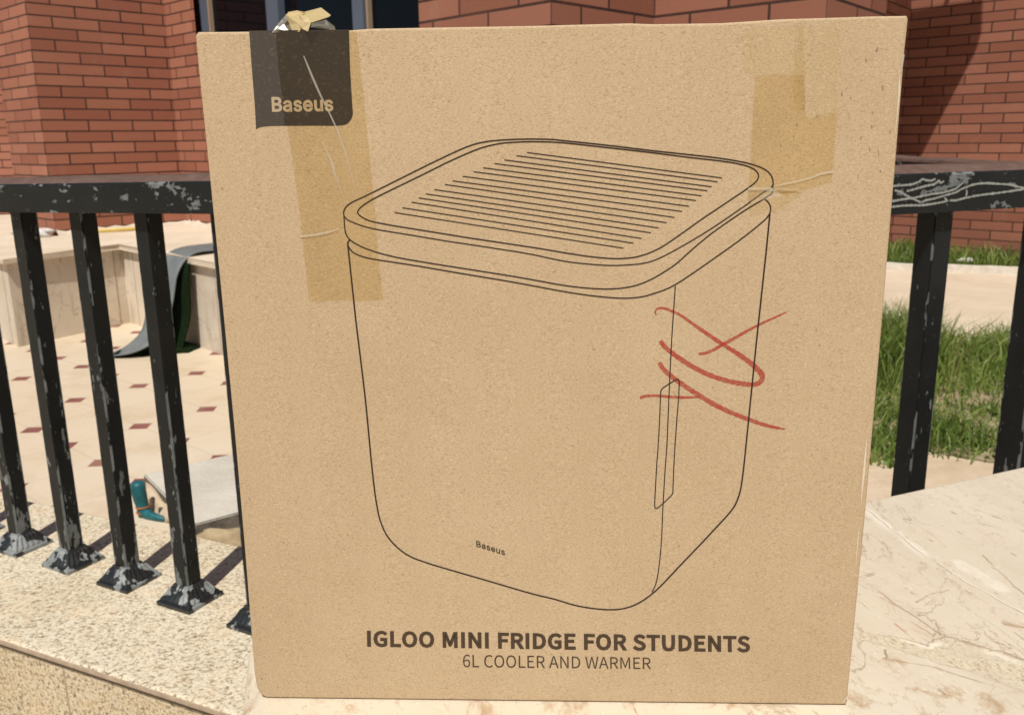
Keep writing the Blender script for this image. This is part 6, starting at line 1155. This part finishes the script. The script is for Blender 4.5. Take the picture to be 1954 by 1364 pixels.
def lettering(name, D, lift, mat, parent):
    """filled glyph outlines; a contour band gives the bold weight"""
    V, F = face3(D[0], lift), [tuple(q) for q in D[1]]
    P = np.array(D[0], float) * 1e-5
    for n_, lp in enumerate(D[2]):
        q = P[lp]
        m_ = len(q)
        hw = D[3] * 0.5e-3
        o_ = len(V)
        e_ = np.roll(q, -1, axis=0) - q
        e_ /= np.maximum(np.linalg.norm(e_, axis=1), 1e-9)[:, None]
        nr = np.stack([-e_[:, 1], e_[:, 0]], 1)
        mit = nr + np.roll(nr, 1, axis=0)
        mit /= np.maximum(np.linalg.norm(mit, axis=1), 1e-6)[:, None]
        cs = np.maximum((mit * nr).sum(1), 0.5)[:, None]
        a_, b_ = q + mit * hw / cs, q - mit * hw / cs
        for i in range(m_):
            V += [(a_[i, 0], -lift - 8e-6, a_[i, 1]), (b_[i, 0], -lift - 8e-6, b_[i, 1])]
        F += [(o_ + 2 * i, o_ + 2 * i + 1, o_ + 2 * ((i + 1) % m_) + 1, o_ + 2 * ((i + 1) % m_)) for i in range(m_)]
    return mesh_obj(name, V, F, mat, parent)


lettering('small_lettering', SMALL, 0.00014, M['ink'], drawing)
M['ink_text'] = mat_ink('brown_text_ink', (0.066, 0.042, 0.026, 1), 0.12)
lettering('title_lettering', TITLE, 0.00014, M['ink_text'], box)
lettering('subtitle_lettering', SUB, 0.00014, M['ink_text'], box)
tabv = face3(TAB, 0.00010)
# the print wraps over the top edge of the carton
tab = mesh_obj('printed_tab', tabv, [tuple(range(len(tabv)))], M['tab'], box)
tv = face3(TAPED, 0.00013)
mesh_obj('taped_print', tv, [tuple(range(len(tv)))], mat_ink('glossy_taped_ink', (0.040, 0.029, 0.021, 1), 0.25), tab)
lettering('logo_lettering', LOGO, 0.00018, M['logo'], tab)
mesh_obj('notch', face3(NOTCH, 0.00016), [(0, 1, 2)], M['ink'], tab)
mscuff = mat_ink('grey_scuff', (0.27, 0.20, 0.135, 1), 0.8)
for P in SCUFF:
    P = [[a_, b_, c_ * 0.7] for a_, b_, c_ in P]
    v, f = ribbon(P, 0.00012)
    mesh_obj('scuff', v, f, mscuff, box)


def film(name, P, lift, mat):
    v_ = face3(P, lift)
    return mesh_obj(name, v_, [tuple(range(len(v_)))], mat, box)


t1 = film('tape_strip', TAPE, 0.00032, M['tape'])
t2 = film('tape_strip', TAPE2, 0.00034, M['tape'])
t3 = film('tape_strip', TAPE3, 0.00028, M['tape_faint'])
film('tape_strip', STRIP, 0.00045, mat_tape('doubled_tape', (0.95, 0.93, 0.86, 1), 0.03, 0.25))
fl = face3(FLAP, 0.00050)
fl = [(x, y - (0.0035 if i in (3, 4, 5) else 0.0), z) for i, (x, y, z) in enumerate(fl)]
mesh_obj('loose_flap', fl, [tuple(range(len(fl)))], M['flap'], t2)
mworn = mat_ink('rubbed_paper_edge', (0.66, 0.55, 0.41, 1), 0.6)
for P in WORN:
    v, f = ribbon(P, 0.00013)
    mesh_obj('rubbed_edge', v, f, mworn, box)
for P in (TAPE[0:8], TAPE[11:18]):
    v, f = ribbon(P, 0.0004, 0.30)
    mesh_obj('tape_edge', v, f, M['tape_faint'], t1)
for i, P in enumerate(CREASES):
    v, f = ribbon(P, 0.00062)
    mesh_obj('crease', v, f, M['crease'], t1 if i < 3 else (t2 if i < 5 else box))

# crumpled end of the tape standing on the top edge
def curl(poly):
    out = []
    for X, Y, d_ in poly:
        px, py = 400 + X / 4.652, Y / 4.652
        out.append(((px - 371) * 0.2313e-3, -0.0004 + d_ * 1e-3, 0.3389 + (58.0 - py) * 0.2313e-3))
    return out


def fan(pts, jitter=0.0006):
    c_ = np.mean(np.array(pts), axis=0)
    c_[1] -= 0.001
    n_ = len(pts)
    m1 = [tuple((np.array(pts[i]) * 0.5 + c_ * 0.5) + rng.uniform(-jitter, jitter, 3)) for i in range(n_)]
    v_ = list(pts) + m1 + [tuple(c_)]
    f_ = []
    for i in range(n_):
        j = (i + 1) % n_
        f_ += [(i, j, n_ + j, n_ + i), (n_ + i, n_ + j, 2 * n_)]
    return v_, f_


CURL = [[(585, 274, 0), (620, 215, 2), (665, 150, 4), (700, 105, 5), (735, 150, 6), (742, 215, 5), (738, 270, 1)],
        [(700, 110, 4), (800, 95, 6), (900, 150, 3), (935, 190, 2), (912, 270, 0), (885, 262, 1), (840, 250, 2), (832, 273, 0), (760, 262, 2), (730, 200, 4)],
        [(697, 85, 8), (770, 67, 10), (850, 85, 8), (985, 40, 12), (1085, 115, 9), (1070, 132, 8), (940, 192, 2), (860, 140, 4), (780, 100, 6), (705, 118, 6)],
        [(938, 197, 2), (1045, 155, 7), (1110, 210, 9), (1136, 262, 6), (1120, 270, 4), (1050, 240, 5), (935, 232, 1)]]
M['curl_clear'] = mat_tape('clear_tape_arch', (0.88, 0.86, 0.80, 1), 0.06, 0.3, 0.16, (0.55, 0.50, 0.40, 1))
for c_, mt in zip(CURL, (M['curl_clear'], M['curl'], M['curl'], M['curl_clear'])):
    v, f = fan(curl(c_))
    co = mesh_obj('tape_curl', v, f, mt, t1)
    md = co.modifiers.new('thickness', 'SOLIDIFY')
    md.thickness = 0.00025

# ---------------------------------------------------------------- things on the plaza behind the left railing
# loose grey paving stone, tilted on rubble
sl = thing('paving_stone', 'loose pale grey paving stone lying on the plaza behind the railing', 'stone slab', (-0.735, 1.885, 0))
dn, df = Vector((0.79, 0.61)), Vector((-0.245, 0.327))
pts = [Vector((0, 0)), dn * 0.75, dn * 0.75 + df, df]
bm = bmesh.new()
v = [(q.x, q.y, 0.010 + 0.0 * i) for i, q in enumerate(pts)] + [(q.x, q.y, 0.052) for q in pts]
vs = [bm.verts.new(q) for q in v]
for q in ((3, 2, 1, 0), (4, 5, 6, 7), (0, 1, 5, 4), (1, 2, 6, 5), (2, 3, 7, 6), (3, 0, 4, 7)):
    bm.faces.new([vs[i] for i in q])
bmesh.ops.bevel(bm, geom=list(bm.edges), offset=0.003, segments=2, affect='EDGES')
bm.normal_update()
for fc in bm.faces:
    fc.material_index = 0 if fc.normal.z > 0.5 else 1  # sides get a darker material: their shade is put into the colour
bm_obj('paving_slab_body', bm, [M['slab'], mat_soil('shaded_stone_side', (0.13, 0.115, 0.09, 1), (0.24, 0.21, 0.165, 1), 14)], sl)


def lump(name, loc, size, mat, seed, amp=0.25, sub=3, parent=None):
    r_ = np.random.RandomState(seed)
    bm = bmesh.new()
    bmesh.ops.create_icosphere(bm, subdivisions=sub, radius=1.0)
    ph = r_.uniform(0, 6.28, (6, 3))
    fr_ = r_.uniform(1.5, 4.5, (6, 3))
    for v_ in bm.verts:
        c_ = np.array(v_.co)
        k_ = 1 + amp * sum(math.sin(fr_[i] @ c_ * 1.3 + ph[i, 0]) for i in range(6)) / 4
        v_.co = Vector((c_[0] * size[0], c_[1] * size[1], max(c_[2], -0.6) * size[2])) * k_
    o = bm_obj(name, bm, mat, parent, smooth=True)
    o.location = loc
    return o


tag(lump('burlap_scrap', (-0.655, 1.872, 0.020), (0.085, 0.032, 0.026), M['sack'], 4, 0.35), 'frayed tan burlap scrap jammed under the grey paving stone', 'cloth')
mound = lump('sand_mound', (-0.893, 2.105, 0.004), (0.15, 0.030, 0.036), M['ground'], 21, 0.35, 4)
mound.rotation_euler = (0, 0, math.radians(127))
tag(mound, 'low heap of sandy dirt banked along the grey paving stone', 'dirt heap')
# teal plastic nozzle bound with rusty wire, with a short hose
nz = thing('hose_nozzle', 'teal plastic hose nozzle bound with rusty wire on the plaza', 'nozzle', (-0.925, 2.05, 0.004))
nz.scale = (0.88, 0.88, 0.92)


def lathe(bm, path, seg=18, lobes=0.0):
    rings = []
    for (x, y, z, r) in path:
        ring = []
        for i in range(seg):
            a = 2 * math.pi * i / seg
            rr = r * (1 + lobes * math.sin(3 * a + z * 60))
            ring.append(bm.verts.new((x + rr * math.cos(a), y + rr * math.sin(a), z)))
        rings.append(ring)
    for r0, r1 in zip(rings, rings[1:]):
        for i in range(seg):
            bm.faces.new((r0[i], r0[(i + 1) % seg], r1[(i + 1) % seg], r1[i]))
    bm.faces.new(rings[-1])
    bm.faces.new(rings[0][::-1])


bm = bmesh.new()
lathe(bm, [(0.008, 0, 0.0, 0.017), (0.008, 0, 0.012, 0.018), (0.006, 0, 0.026, 0.0165), (0.003, 0, 0.045, 0.0185), (0, 0, 0.070, 0.0205), (0, 0, 0.088, 0.0200), (0, 0, 0.096, 0.016), (0, 0, 0.099, 0.008)], 20, 0.05)
bm_obj('nozzle_body', bm, M['teal'], nz, smooth=True)
for z_ in (0.012, 0.027):
    bm = bmesh.new()
    lathe(bm, [(0.006, 0, z_ - 0.002, 0.0190), (0.006, 0, z_, 0.0200), (0.006, 0, z_ + 0.002, 0.0190)], 20, 0.04)
    bm_obj('wire_band', bm, M['orange'], nz, smooth=True)


def tube(name, path, r, mat, parent=None, seg=10):
    P = [Vector(q) for q in path]
    bm = bmesh.new()
    rings = []
    for i, c_ in enumerate(P):
        d_ = (P[min(i + 1, len(P) - 1)] - P[max(i - 1, 0)]).normalized()
        s_ = d_.cross(Vector((0, 0, 1)))
        s_ = s_.normalized() if s_.length > 1e-4 else Vector((1, 0, 0))
        u_ = s_.cross(d_)
        rad = r[i] if isinstance(r, (list, tuple)) else r
        rings.append([bm.verts.new(c_ + (s_ * math.cos(2 * math.pi * k_ / seg) + u_ * math.sin(2 * math.pi * k_ / seg)) * rad) for k_ in range(seg)])
    for r0, r1 in zip(rings, rings[1:]):
        for i in range(seg):
            bm.faces.new((r0[i], r0[(i + 1) % seg], r1[(i + 1) % seg], r1[i]))
    bm.faces.new(rings[0])
    bm.faces.new(rings[-1])
    return bm_obj(name, bm, mat, parent, smooth=True)


tube('tail', [(0.008, -0.004, 0.012), (0.03, -0.02, 0.010), (0.06, -0.035, 0.008), (0.10, -0.05, 0.006)], [0.015, 0.013, 0.010, 0.006], M['teal'], nz)
tube('hose_end', [(0.05, 0.0, 0.012), (0.08, 0.008, 0.013), (0.13, 0.012, 0.010)], 0.010, M['hose'], nz)

# green turf mat with a grey backing, hanging over the terrace edge to the plaza
def surf(fn, nu, nv):
    v_ = [fn(i / nu, j / nv) for i in range(nu + 1) for j in range(nv + 1)]
    f_ = [(i * (nv + 1) + j, (i + 1) * (nv + 1) + j, (i + 1) * (nv + 1) + j + 1, i * (nv + 1) + j + 1) for i in range(nu) for j in range(nv)]
    return v_, f_


turf = thing('turf_mat', 'roll of green artificial turf with grey backing draped over the terrace edge', 'mat', (-1.5, 3.9, 0))


def poly_at(path, t):
    P = [Vector(q) for q in path]
    L = [(b - a).length for a, b in zip(P, P[1:])]
    tot = sum(L)
    d_ = t * tot
    for a, b, l_ in zip(P, P[1:], L):
        if d_ <= l_:
            return a.lerp(b, d_ / l_)
        d_ -= l_
    return P[-1]


def smooth_path(path, it=3):
    P = [Vector(q) for q in path]
    for _ in range(it):
        Q = [P[0]]
        for a, b in zip(P, P[1:]):
            Q += [a.lerp(b, 0.25), a.lerp(b, 0.75)]
        Q.append(P[-1])
        P = Q
    return P


near = smooth_path([(-1.15, 4.15, LZ + 0.006), (-1.335, 4.02, LZ + 0.008), (-1.405, 3.90, LZ + 0.012), (-1.455, 3.845, LZ - 0.07), (-1.47, 3.80, 0.20), (-1.52, 3.74, 0.075), (-1.62, 3.70, 0.018), (-1.74, 3.715, 0.006)])
far = smooth_path([(-1.20, 4.55, LZ + 0.006), (-1.45, 4.30, LZ + 0.006), (-1.565, 4.10, LZ + 0.010), (-1.635, 4.00, LZ - 0.08), (-1.64, 3.95, 0.22), (-1.63, 3.88, 0.10), (-1.68, 3.80, 0.035), (-1.76, 3.74, 0.008)])
nu = 40


def by_index(path, t):
    x_ = t * (len(path) - 1)
    i_ = min(int(x_), len(path) - 2)
    return path[i_].lerp(path[i_ + 1], x_ - i_)


def fn(a, b):
    q = by_index(near, a).lerp(by_index(far, a), b)
    if a > 0.45:
        q.z += 0.006 * math.sin(a * 9 + b * 5) * (1 - b)
    else:
        q.z += 0.004
    return tuple(q - Vector(turf.location))


v, f = surf(fn, nu, 8)
o = mesh_obj('grey_backing', v, f, M['mat_grey'], turf, smooth=True)
md = o.modifiers.new('thickness', 'SOLIDIFY')
md.thickness = 0.006
# hanging green flap under the backing
tl = [(-1.585, 4.050, LZ - 0.030), (-1.495, 3.955, LZ - 0.028), (-1.400, 3.850, LZ - 0.020)]
blw = [(-1.60, 3.93, 0.008), (-1.50, 3.85, 0.006), (-1.43, 3.815, 0.006)]


def fn2(a, b):
    q = poly_at(tl, b).lerp(poly_at(blw, b), a)
    s_ = min(1, 1.3 * a) * 0.016 * math.sin(a * 5.5 + b * 2.0) + 0.010 * a * math.sin(b * 16 + a * 3)
    return (q.x - 0.7 * s_ - 0.02 * a - turf.location[0], q.y - 0.7 * s_ - turf.location[1], q.z)


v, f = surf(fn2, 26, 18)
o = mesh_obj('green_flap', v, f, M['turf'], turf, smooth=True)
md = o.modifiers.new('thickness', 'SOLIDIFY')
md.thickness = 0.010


def fn3(a, b):
    p0, p1 = Vector((-1.74, 3.70, 0.005)), Vector((-1.42, 3.80, 0.005))
    q = p0.lerp(p1, a) + Vector((0.02, 0.10, 0)) * b
    q.z = 0.012 + 0.012 * math.sin(a * 23) * math.sin(b * 3.1) + 0.05 * b * math.sin(a * 3.14)
    return tuple(q - Vector(turf.location))


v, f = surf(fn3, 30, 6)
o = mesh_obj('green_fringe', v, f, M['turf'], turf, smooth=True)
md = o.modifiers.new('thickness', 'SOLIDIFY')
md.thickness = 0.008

# litter at the foot of the left facade
tag(lump('plastic_sheet', (-2.60, 4.88, LZ + 0.016), (0.09, 0.05, 0.035), M['white_plastic'], 9, 0.55), 'crumpled white plastic sheet at the corner of the brick pilaster', 'plastic sheet')
o = tube('yellow_strip', [(-2.40, 4.95, LZ + 0.012), (-2.30, 5.00, LZ + 0.016), (-2.18, 5.12, LZ + 0.012), (-2.08, 5.30, LZ + 0.014)], 0.010, M['yellow'])
tag(o, 'yellow plastic strip lying along the foot of the left brick wall', 'plastic strip')

# ---------------------------------------------------------------- grass
def blades(n_, sample, hmin, hmax, wid, lean=0.5):
    V = np.zeros((n_, 5, 3))
    tint = np.zeros((n_, 5))
    k_ = 0
    while k_ < n_:
        x_, y_, hs, tb = sample()
        a = rng.uniform(0, 2 * math.pi)
        h = rng.uniform(hmin, hmax) * hs
        w = wid * rng.uniform(0.6, 1.3)
        ca, sa = math.cos(a), math.sin(a)
        b = rng.uniform(0, 2 * math.pi)
        L = h * rng.uniform(0.1, lean)
        lx, ly = math.cos(b) * L, math.sin(b) * L
        V[k_, 0] = (x_ - ca * w, y_ - sa * w, 0)
        V[k_, 1] = (x_ + ca * w, y_ + sa * w, 0)
        V[k_, 2] = (x_ + lx * 0.35 - ca * w * 0.8, y_ + ly * 0.35 - sa * w * 0.8, h * 0.6)
        V[k_, 3] = (x_ + lx * 0.35 + ca * w * 0.8, y_ + ly * 0.35 + sa * w * 0.8, h * 0.6)
        V[k_, 4] = (x_ + lx * 1.2, y_ + ly * 1.2, h * 0.95)
        tt_ = np.clip(rng.normal(0.42, 0.20) + tb, 0, 1)
        tint[k_] = tt_
        k_ += 1
    base = np.arange(n_) * 5
    F = []
    for b_ in base:
        F.append((b_, b_ + 1, b_ + 3, b_ + 2))
        F.append((b_ + 2, b_ + 3, b_ + 4))
    return V.reshape(-1, 3), F, tint.reshape(-1)


def grass_obj(name, sets):
    V = np.concatenate([s[0] for s in sets])
    F = []
    o_ = 0
    for s in sets:
        F += [tuple(int(i + o_) for i in q) for q in s[1]]
        o_ += len(s[0])
    t_ = np.concatenate([s[2] for s in sets])
    o = mesh_obj(name, V, F, M['grass'])
    at = o.data.attributes.new('tint', 'FLOAT', 'POINT')
    at.data.foreach_set('value', t_.astype(np.float32))
    o['kind'] = 'stuff'
    return o


def inpoly(x_, y_, poly):
    c_ = False
    for i in range(len(poly)):
        (x1, y1), (x2, y2) = poly[i], poly[i - 1]
        if (y1 > y_) != (y2 > y_) and x_ < (x2 - x1) * (y_ - y1) / (y2 - y1) + x1:
            c_ = not c_
    return c_


def vnoise(x_, y_):
    return 0.5 + 0.25 * (math.sin(x_ * 5.3 + 1.3 * math.sin(y_ * 4.1)) + math.sin(y_ * 6.1 + 1.7 * math.sin(x_ * 3.7 + 1)))


lawn = [(0.80, 2.55), (1.03, 2.30), (1.18, 2.40), (1.33, 2.28), (1.62, 2.22), (3.6, 2.6), (3.9, 3.05), (2.12, 3.72), (1.70, 3.92), (0.9, 4.2), (0.6, 3.4)]
sheet('lawn_soil', [(0.78, 2.60), (1.03, 2.36), (1.18, 2.45), (1.33, 2.34), (1.62, 2.28), (3.6, 2.66), (3.8, 3.0), (2.10, 3.68), (1.68, 3.87), (0.9, 4.1), (0.62, 3.4)], 0.003, M['soil'])


def s_lawn():
    while True:
        x_, y_ = rng.uniform(0.6, 3.0), rng.uniform(2.2, 4.2)
        if not inpoly(x_, y_, lawn):
            continue
        q = vnoise(x_ * 2.2, y_ * 2.2)
        # bare scrape
        bare = math.exp(-(((x_ - 1.66) / 0.22) ** 2 + ((y_ - 2.90) / 0.085) ** 2))
        bare = max(bare, 0.8 * math.exp(-(((x_ - 1.52) / 0.10) ** 2 + ((y_ - 2.62) / 0.06) ** 2)))
        if rng.rand() < bare * 1.05:
            continue
        if rng.rand() > 0.12 + 1.25 * q * q + 0.25 * q:
            continue
        far_ = 1.0 + 0.9 * max(0, min(1, (y_ - 3.0) / 0.8))
        return x_, y_, (0.55 + 0.8 * q) * far_ * (1 - 0.5 * bare), 0.22 * (y_ - 2.9) / 0.9 * (1 if y_ > 2.9 else 0.6)


def s_tall():
    while True:
        x_, y_ = (rng.normal(1.40, 0.20), rng.normal(3.50, 0.22)) if rng.rand() < 0.7 else (rng.normal(2.05, 0.16), rng.normal(3.42, 0.10))
        if 1.0 < x_ < 2.5 and y_ < 3.95:
            return x_, y_, 1.0 if x_ < 1.75 else 0.7, 0.10


def s_stalk():
    return rng.normal(1.47, 0.09), rng.normal(3.42, 0.12), 1.0, -0.05


def s_strip():
    while True:
        s_, d_ = rng.uniform(-1.0, 3.4), rng.uniform(0.06, 0.85)
        x_, y_ = pf[0] + pd.x * s_ + 0.36 * d_, pf[1] + pd.y * s_ + 0.93 * d_
        # stay in front of the wall
        wdx, wdy = x_ - 2.835, y_ - 6.617
        if wdx * (-dD.y) + wdy * dD.x > -0.02:
            continue
        return x_, y_, 0.7 + 0.6 * vnoise(x_ * 3, y_ * 3), 0.02


grass_obj('grass', [blades(11500, s_lawn, 0.030, 0.095, 0.0026, 1.0), blades(9000, s_lawn, 0.008, 0.030, 0.0060, 1.6), blades(2600, s_tall, 0.08, 0.26, 0.0030, 0.9), blades(420, s_stalk, 0.14, 0.30, 0.0022, 0.7), blades(6500, s_strip, 0.05, 0.18, 0.004, 0.7), blades(2500, s_strip, 0.02, 0.06, 0.008, 1.2)])
sheet('verge_soil', [(pf[0] - 1.2 * pd.x + 0.02, pf[1] - 1.2 * pd.y + 0.06), (pf[0] + 3.6 * pd.x, pf[1] + 3.6 * pd.y + 0.06), (5.6, 4.6), (2.8, 6.6)], 0.005, M['soil'])
tag(lump('litter_scrap', (3.02, 5.86, 0.075), (0.05, 0.012, 0.018), M['white_plastic'], 12, 0.4), 'small scrap of clear plastic litter in the grass below the right wall', 'litter')
